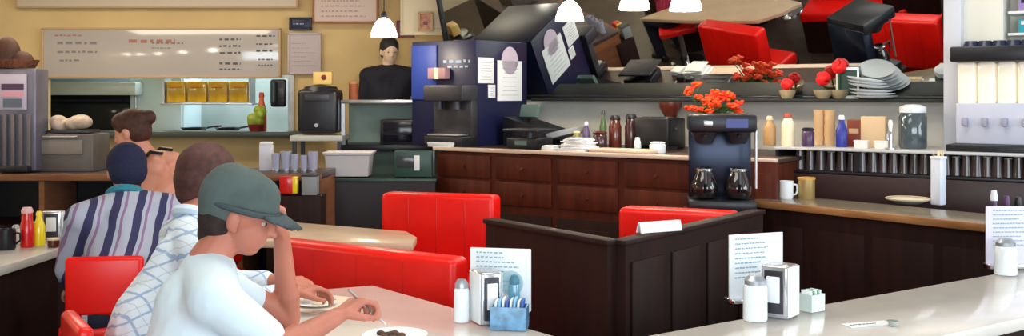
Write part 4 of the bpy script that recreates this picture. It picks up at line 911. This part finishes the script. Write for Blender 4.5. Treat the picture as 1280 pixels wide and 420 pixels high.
# ------------------------------------------------------------------ people
def frame(fwd, up=Vector((0, 0, 1)), loc=(0, 0, 0)):
    f = Vector(fwd).normalized(); l = Vector(up).cross(f).normalized(); u = f.cross(l)
    M = Matrix((f, l, u)).transposed().to_4x4(); M.translation = Vector(loc); return M
def head_shape(b, M, s=1.0):
    def E(c, r): b_ = MB(); b_.ell(c, r); b_.xf(M @ Matrix.Scale(s, 4)); me = bpy.data.meshes.new('t'); b_.bm.to_mesh(me); b_.bm.free(); b.bm.from_mesh(me); bpy.data.meshes.remove(me)
    E((-.008, 0, .02), (.098, .076, .098)); E((.028, 0, -.035), (.068, .060, .075)); E((.048, 0, -.082), (.034, .034, .026))   # skull, face, chin
    E((.090, 0, -.012), (.022, .012, .028)); E((.106, 0, -.030), (.015, .014, .011)); E((.082, 0, .012), (.012, .035, .012))      # nose, tip, brow
    E((.084, 0, -.056), (.012, .022, .006)); E((.083, 0, -.068), (.011, .019, .006))                                             # lips
    E((.052, .032, -.028), (.026, .018, .022)); E((.052, -.032, -.028), (.026, .018, .022))                                      # cheeks
    for q in (-1, 1): E((-.004, q*.080, -.012), (.020, .008, .032)); E((.006, q*.078, -.034), (.010, .007, .012))               # ears
def hand(b, M, curl=(.5, .7, .5), spread=.10, side=1, thumb_in=.3, s=1.0):
    """palm runs along +X from the wrist, palm faces -Z, thumb on side*Y"""
    def P(v): return M @ (Vector(v)*s)
    ys = [.030, .010, -.010, -.028]; ln = [(.040, .026, .020), (.045, .029, .021), (.041, .027, .020), (.032, .021, .018)]
    for k in range(4):
        y = ys[k]*side
        b.cap(P((.0, y*.6, 0)), .014*s, P((.082-.004*abs(k-1), y, 0)), .0115*s, 10)
        p = Vector((.084-.004*abs(k-1), y, 0)); a = 0; rr = .0092 if k < 3 else .008
        for j in range(3):
            a += curl[j]*(1+.08*k); q = p+Vector((math.cos(a)*ln[k][j], side*spread*(1.5-k)*ln[k][j]*.5, -math.sin(a)*ln[k][j]))
            b.cap(P(p), rr*s, P(q), rr*.9*s, 10); p = q
    t0 = Vector((.018, side*.026, -.004)); t1 = Vector((.048, side*.050, -.016-.02*thumb_in)); t2 = Vector((.074, side*(.058-.02*thumb_in), -.028-.03*thumb_in)); t3 = Vector((.096, side*(.056-.04*thumb_in), -.034-.035*thumb_in))
    b.cap(P(t0), .015*s, P(t1), .012*s, 10); b.cap(P(t1), .0115*s, P(t2), .0098*s, 10); b.cap(P(t2), .0098*s, P(t3), .008*s, 10)
def person(label, J, skin, shirt, trousers, sleeve=.5, voxel=.006, hs=1.0, belly=.125, tank=False, collar=None, shoe=BLACK, shirtname='shirt', hands=None, build=1.0):
    V = {k: Vector(v) for k, v in J.items() if k not in ('face', 'up')}
    t = thing('person', label, 'person', (V['pelvis'].x, V['pelvis'].y, 0)); t.location = (V['pelvis'].x, V['pelvis'].y, 0)
    b = MB(); g = build
    M = frame(J['face'], Vector(J.get('up', (0, 0, 1))), V['head'])
    head_shape(b, M, hs)
    b.cap(V['neck'], .058*g, M @ Vector((-.02, 0, -.06)), .052*g)
    def torso(b, o, lower=True):
        mid = (V['shl']+V['shr'])/2
        for s_, sh, hp in ((1, 'shl', 'hipl'), (-1, 'shr', 'hipr')):
            a = V[sh].lerp(mid, .28); c = V['chest'].lerp(a, .42); wst = V['waist'].lerp(V[hp], .30); wst.z = V['waist'].z
            b.cap(a-Vector((0, 0, .03)), (.075+o)*g, c-Vector((0, 0, .06)), (.112+o)*g); b.cap(c-Vector((0, 0, .06)), (.112+o)*g, wst, (belly*.93+o)*g)
            if lower: b.cap(wst, (belly*.93+o)*g, V[hp], (.115+o)*g)
            b.cap(V[sh], (.062+o)*g, mid.lerp(V['neck'], .5), (.068+o)*g)
        b.cap(V['chest'], (.115+o)*g, V['waist'], (belly+o)*g)
        if lower: b.cap(V['waist'], (belly+o)*g, V['pelvis'], (.13+o)*g)
    torso(b, 0)
    for q in ('l', 'r'):
        b.cap(V['sh'+q], .055*g, V['el'+q], .040*g); b.cap(V['el'+q], .041*g, V['wr'+q], .026*g)
        mid_ = V['el'+q].lerp(V['wr'+q], .28); b.cap(V['el'+q], .04*g, mid_, .043*g)
        b.cap(V['hip'+q], .10*g, V['kn'+q], .060*g); b.cap(V['kn'+q], .058*g, V['an'+q], .038*g)
        cf = V['kn'+q].lerp(V['an'+q], .3); b.cap(V['kn'+q], .055*g, cf, .056*g)
        hd = (hands or {}).get(q)
        fw, up, kw = hd if hd else ((V['wr'+q]-V['el'+q]), (0, 0, 1), {})
        hand(b, frame(fw, Vector(up), V['wr'+q]), side=(-1 if q == 'r' else 1), **kw)
    body = b.build('body', skin, t, voxel=voxel, relax=3)
    # shirt
    b = MB(); torso(b, .014)
    b2 = b
    if not tank:
        for q in ('l', 'r'):
            e = V['el'+q]; s0_ = V['sh'+q]
            if sleeve <= 1: b.cap(s0_, .070*g if q == 'r' else .062*g, s0_.lerp(e, sleeve if q == 'r' else sleeve*.72), .056*g if q == 'r' else .050*g)
            else: b.cap(s0_, .071*g, e, .056*g); b.cap(e, .056*g, e.lerp(V['wr'+q], sleeve-1), .044*g)
    b.build(shirtname, shirt, t, voxel=.009, relax=6)
    b = MB()
    b.cap(V['hipl'], .132*g, V['hipr'], .132*g)
    for q in ('l', 'r'): b.cap(V['hip'+q], .125*g, V['kn'+q], .078*g); b.cap(V['kn'+q], .076*g, V['an'+q], .062*g)
    b.build('trousers', trousers, t, voxel=.014, relax=4)
    for q in ('l', 'r'):
        f = V['kn'+q]-V['hip'+q]; f.z = 0; f = Vector(J['face']) if f.length < .05 else f; f.z = 0; f.normalize()
        a = V['an'+q]; b = MB(); g0_ = Vector((a.x, a.y, .045)); b.cap(g0_-f*.05, .042, g0_+f*.13, .036); b.cap(g0_, .042, a+Vector((0, 0, .0)), .044)
        b.build('shoe', shoe, t, voxel=.012, relax=2)
    if collar:
        b = MB(); n = V['neck']; ax = (M.translation-n).normalized()
        pts = []; u = ax.orthogonal().normalized(); v = ax.cross(u)
        for k in range(17): an = 2*PI*k/16; pts.append(n+ax*.012+(u*math.cos(an)+v*math.sin(an))*.068*g)
        b.tube(pts, .017*g, 8); b.build('collar', collar, t)
    return t, M
def eyes(t, M, hs=1.0):
    for q in (-1, 1):
        b = MB(); b.ell((0, 0, 0), (.010, .0115, .0095), u=14, v=10); b.xf(M @ Matrix.Translation((.0725*hs, q*.029, -.002)))
        e = b.build('eye', mat('eye_white', (.50, .42, .38), .2), t)
        b = MB(); b.ell((0, 0, 0), (.004, .0062, .0062), u=10, v=8); b.xf(M @ Matrix.Translation((.0810*hs, q*.029, -.003))); b.build('iris', mat('iris_brown', (.05, .025, .015), .2), e)
def hair(t, M, m, extra=(), full=1.0, name='hair', back=.0, hs=1.0):
    b = MB()
    b.ell((-.018, 0, .036), (.104, .085, .094)); b.ell((-.045, 0, .0), (.078, .082, .090))
    for c, r in extra: b.ell(c, r)
    b.xf(M @ Matrix.Scale(hs, 4))
    return b.build(name, m, t, voxel=.007, relax=2)
def legs(J, hip, lat, fwd, kl=.42, spread=.13, kz=.50, drop=.0):
    hip = Vector(hip); lat = Vector(lat).normalized(); fwd = Vector(fwd).normalized()
    for q, s_ in (('l', 1), ('r', -1)):
        J['hip'+q] = hip+lat*.095*s_; k = hip+lat*spread*s_+fwd*kl; k.z = kz; J['kn'+q] = k; a = k-fwd*.06; a.z = .09; J['an'+q] = a
    return J
# 1 capped man in the white T-shirt
P = {'head': at(300, 268, 3.0), 'face': (.96, .10, -.30), 'up': (.1, 0, 1),
     'neck': Vector((-.865, 2.96, 1.045)), 'chest': Vector((-.885, 2.95, .91)), 'waist': Vector((-.895, 2.92, .76)), 'pelvis': Vector((-.95, 2.88, .56)),
     'shr': Vector((-.805, 2.81, .965)), 'shl': Vector((-.93, 3.13, .975)),
     'elr': Vector((-.625, 2.80, .835)), 'wrr': at(422, 395, 3.0), 'ell': at(360, 392, 3.36), 'wrl': at(352, 294, 3.22)}
legs(P, P['pelvis'], (-.43, .9, 0), (.9, .43, 0), kl=.40)
P['ell'].z = .80
P1 = P
t, M = person('man in grey-green cap and white T-shirt eating, chin resting on his left hand', P, SKIN, mat('white_tshirt', (.74, .86, .92), .85, noise=.05, nscale=5), mat('dark_denim', (.03, .04, .07), .8), sleeve=.78, voxel=.0055, belly=.125, shirtname='tshirt',
              hands={'r': ((.62, .62, .42), (-.3, -.2, 1), dict(curl=(.75, .9, .6), thumb_in=.8)), 'l': ((.05, -.12, 1), (.9, .3, 0), dict(curl=(.9, 1.1, .8), thumb_in=.6))})
eyes(t, M)
b = MB(); b.ell((-.05, 0, -.02), (.065, .078, .075)); b.ell((-.070, 0, -.065), (.032, .050, .05)); b.xf(M); b.build('hair', mat('dark_grey_brown_hair', (.035, .022, .020), .8, noise=.4, nscale=60), t, voxel=.007, relax=2)
# cap
CAPM = mat('grey_green_cloth', (.095, .13, .122), .85, noise=.3, nscale=9, bump=.1)
b = MB(); b.ell((-.008, 0, .018), (.116, .094, .118), cut=.012); b.ell((-.045, 0, .04), (.086, .092, .100)); b.ell((.03, 0, .06), (.07, .075, .065)); b.ell((-.075, 0, .0), (.045, .072, .05)); b.xf(M)
cp = b.build('cap', CAPM, t, voxel=.006, relax=3)
b = MB()
for k in range(13):
    a = -1.15+2.3*k/12; x = .10+.0*a; 
    p_ = Vector((.055+.072*math.cos(a)*.9, .082*math.sin(a), .028-.010*(1-math.cos(a)))); q_ = p_+Vector((.062*max(.15, math.cos(a*.95)), .006*math.sin(a), -.020*math.cos(a)))
    b.cap(p_, .0075, q_, .004, 8)
b.ell((.104, 0, .018), (.064, .072, .006), rot=Euler((0, .30, 0)).to_matrix()); b.xf(M); b.build('brim', mat('dark_cap_brim', (.055, .075, .08), .85), cp, voxel=.004, relax=2)
b = MB(); pts = [Vector((-.008+.110*math.cos(2*PI*k/28), .092*math.sin(2*PI*k/28), .024)) for k in range(29)]; b.tube(pts, .009, 8); b.xf(M); b.build('band', mat('dark_cap_brim', (.055, .075, .08), .85), cp)
t, = (thing('fork', 'steel fork held in the capped man\'s right hand', 'fork', (0, 0, 0)),)
hp = P1['wrr']+Vector((.62, .62, .42)).normalized()*.10+Vector((0, 0, -.02))
dv = Vector((.35, .35, -.45)).normalized()
MB().tube([hp-dv*.07, hp, hp+dv*.05], .004, 8).build('handle', STEEL, t)
b = MB(); lat = dv.cross(Vector((0, 0, 1))).normalized(); e0 = hp+dv*.05
b.tube([e0, e0+dv*.02], .009, 8)
for k in range(4): b.tube([e0+dv*.018+lat*(k-1.5)*.005, e0+dv*.055+lat*(k-1.5)*.006], .0015, 6)
b.build('tines', STEEL, t)

# 2 plaid shirt man
PL = lines_mat('blue_plaid_cloth', (.74, .84, .93), [(0, .064, .007, (.36, .50, .70), 0), (2, .060, .007, (.36, .50, .70), .01), (0, .064, .003, (.55, .66, .70), .03), (2, .06, .003, (.55, .66, .70), .04)], rotz=math.radians(-40), tilt=math.radians(24))
P = {'head': at(262, 224, 3.62), 'face': (.85, .50, -.12), 'up': (.1, 0, 1),
     'neck': Vector((-1.08, 3.55, 1.09)), 'chest': Vector((-1.08, 3.50, .94)), 'waist': Vector((-1.15, 3.45, .76)), 'pelvis': Vector((-1.22, 3.40, .57)),
     'shr': Vector((-1.0, 3.36, 1.0)), 'shl': Vector((-1.18, 3.71, 1.01)),
     'elr': Vector((-.95, 3.48, .80)), 'wrr': Vector((-.76, 3.62, .83)), 'ell': Vector((-1.06, 3.92, .80)), 'wrl': Vector((-.86, 3.84, .83))}
legs(P, P['pelvis'], (-.5, .86, 0), (.86, .5, 0), kl=.38)
t, M = person('man with brown hair in white and blue plaid shirt behind the capped man', P, SKIN, PL, mat('dark_denim', (.03, .04, .07), .8), sleeve=1.7, voxel=.007, collar=mat('pale_blue_collar', (.66, .78, .90), .85), belly=.135, build=1.04)
eyes(t, M); hair(t, M, mat('reddish_brown_hair', (.085, .028, .022), .7, noise=.4, nscale=50), extra=[((-.06, 0, -.05), (.05, .066, .05))])

# 3 striped shirt man
ST = lines_mat('navy_striped_cloth', (.37, .39, .47), [(0, .10, .034, (.03, .028, .09), 0), (0, .10, .012, (.24, .14, .26), .052)], rotz=math.radians(-22), tilt=math.radians(-18))
P = {'head': at(158, 212, 4.92), 'face': (-.5, .85, -.05), 'neck': Vector((-1.80, 4.84, 1.04)), 'chest': Vector((-1.78, 4.79, .90)), 'waist': Vector((-1.76, 4.74, .74)), 'pelvis': Vector((-1.75, 4.72, .56)),
     'shl': Vector((-1.95, 4.72, .95)), 'shr': Vector((-1.59, 4.90, .97)), 'ell': Vector((-2.03, 4.76, .72)), 'wrl': Vector((-2.16, 5.0, .81)), 'elr': Vector((-1.62, 5.12, .80)), 'wrr': Vector((-1.86, 5.28, .84))}
legs(P, P['pelvis'], (-.85, -.5, 0), (-.5, .85, 0), kl=.40)
P['wrl'] = Vector((-2.10, 4.98, .60))
t, M = person('man in striped shirt with navy knit hat, back turned, on a red chair', P, SKIN2, ST, mat('navy_trousers', (.012, .014, .035), .8), sleeve=1.9, voxel=.009, collar=mat('teal_collar', (.03, .20, .26), .8), belly=.14, build=1.08)
eyes(t, M)
b = MB(); b.ell((-.012, 0, .03), (.110, .092, .102)); b.ell((-.045, 0, -.005), (.082, .088, .085)); b.xf(M); b.build('knit_hat', mat('navy_knit', (.012, .014, .05), .9, noise=.3, nscale=80), t, voxel=.008, relax=2)

# 4 woman with bare shoulders
P = {'head': at(164, 164, 6.1), 'face': (-.92, .1, -.30), 'up': (-.2, 0, 1), 'neck': at(186, 196, 6.1), 'chest': at(200, 232, 6.1), 'waist': Vector((-1.93, 6.08, .78)), 'pelvis': Vector((-1.83, 6.08, .57)),
     'shl': Vector((-2.03, 5.92, 1.10)), 'shr': Vector((-2.04, 6.26, 1.12)), 'ell': Vector((-2.12, 5.93, .86)), 'wrl': Vector((-2.32, 5.98, .80)), 'elr': Vector((-2.14, 6.30, .86)), 'wrr': Vector((-2.34, 6.2, .82))}
legs(P, P['pelvis'], (-.1, -1, 0), (-1, .1, 0), kl=.34)
P['wrl'].z = P['wrr'].z = .80
t, M = person('woman with brown hair and bare pink shoulders beyond the striped-shirt man', P, SKIN2, mat('crimson_top', (.35, .02, .06), .8), mat('navy_trousers', (.012, .014, .035), .8), tank=True, voxel=.009, belly=.11, shirtname='tank_top', build=.92)
sh = [c for c in t.children if c.name.startswith('tank_top')][0]
bm = bmesh.new(); bm.from_mesh(sh.data); bmesh.ops.bisect_plane(bm, geom=bm.verts[:]+bm.edges[:]+bm.faces[:], plane_co=(0, 0, .93), plane_no=(0, 0, 1), clear_outer=True); bm.to_mesh(sh.data); bm.free()
eyes(t, M)
hair(t, M, mat('chestnut_hair', (.07, .022, .012), .7, noise=.5, nscale=40), extra=[((-.07, 0, .04), (.07, .075, .07)), ((-.125, 0, .045), (.045, .045, .045)), ((.03, 0, .07), (.065, .072, .055))])
b = MB()
for q, s_ in (('shl', -1), ('shr', 1)):
    a = P[q].lerp(P['neck'], .45)
    b = MB(); b.tube([a+Vector((.06, 0, .055)), a+Vector((-.01, 0, .065)), a+Vector((-.08, 0, -.0)), a+Vector((-.10, 0, -.10))], .011, 8)
    b.build('shoulder_strap', BLACK, t)

# 5 person in black behind the steel shelf
sk = 1.10
c = at(486, 64, 8.35)+Vector((.0, .62, .01)); c = at(487, 64, 9.15)
hx, hy, hz_ = c.x, c.y, c.z
P = {'head': c, 'face': (.35, -.92, -.12), 'neck': c+Vector((-.01, .0, -.16)), 'chest': c+Vector((0, 0, -.36)), 'waist': c+Vector((0, 0, -.58)), 'pelvis': c+Vector((0, 0, -.80)),
     'shr': c+Vector((-.19, 0, -.22)), 'shl': c+Vector((.19, 0, -.22)), 'elr': c+Vector((-.24, .02, -.50)), 'wrr': c+Vector((-.15, -.14, -.66)), 'ell': c+Vector((.24, .02, -.50)), 'wrl': c+Vector((.13, -.14, -.66)),
     'hipl': c+Vector((.09, 0, -.84)), 'hipr': c+Vector((-.09, 0, -.84)), 'knl': Vector((hx+.1, hy-.02, .55)), 'knr': Vector((hx-.1, hy-.02, .55)), 'anl': Vector((hx+.1, hy, .1)), 'anr': Vector((hx-.1, hy, .1))}
t, M = person('server in a black shirt standing behind the steel shelf under a lamp', P, mat('skin_pale', (.72, .52, .38), .5), mat('black_shirt', (.010, .010, .020), .8), BLACK, sleeve=.7, voxel=.009, hs=1.0, belly=.13, build=1.05)
eyes(t, M); hair(t, M, mat('black_hair', (.02, .016, .016), .6))
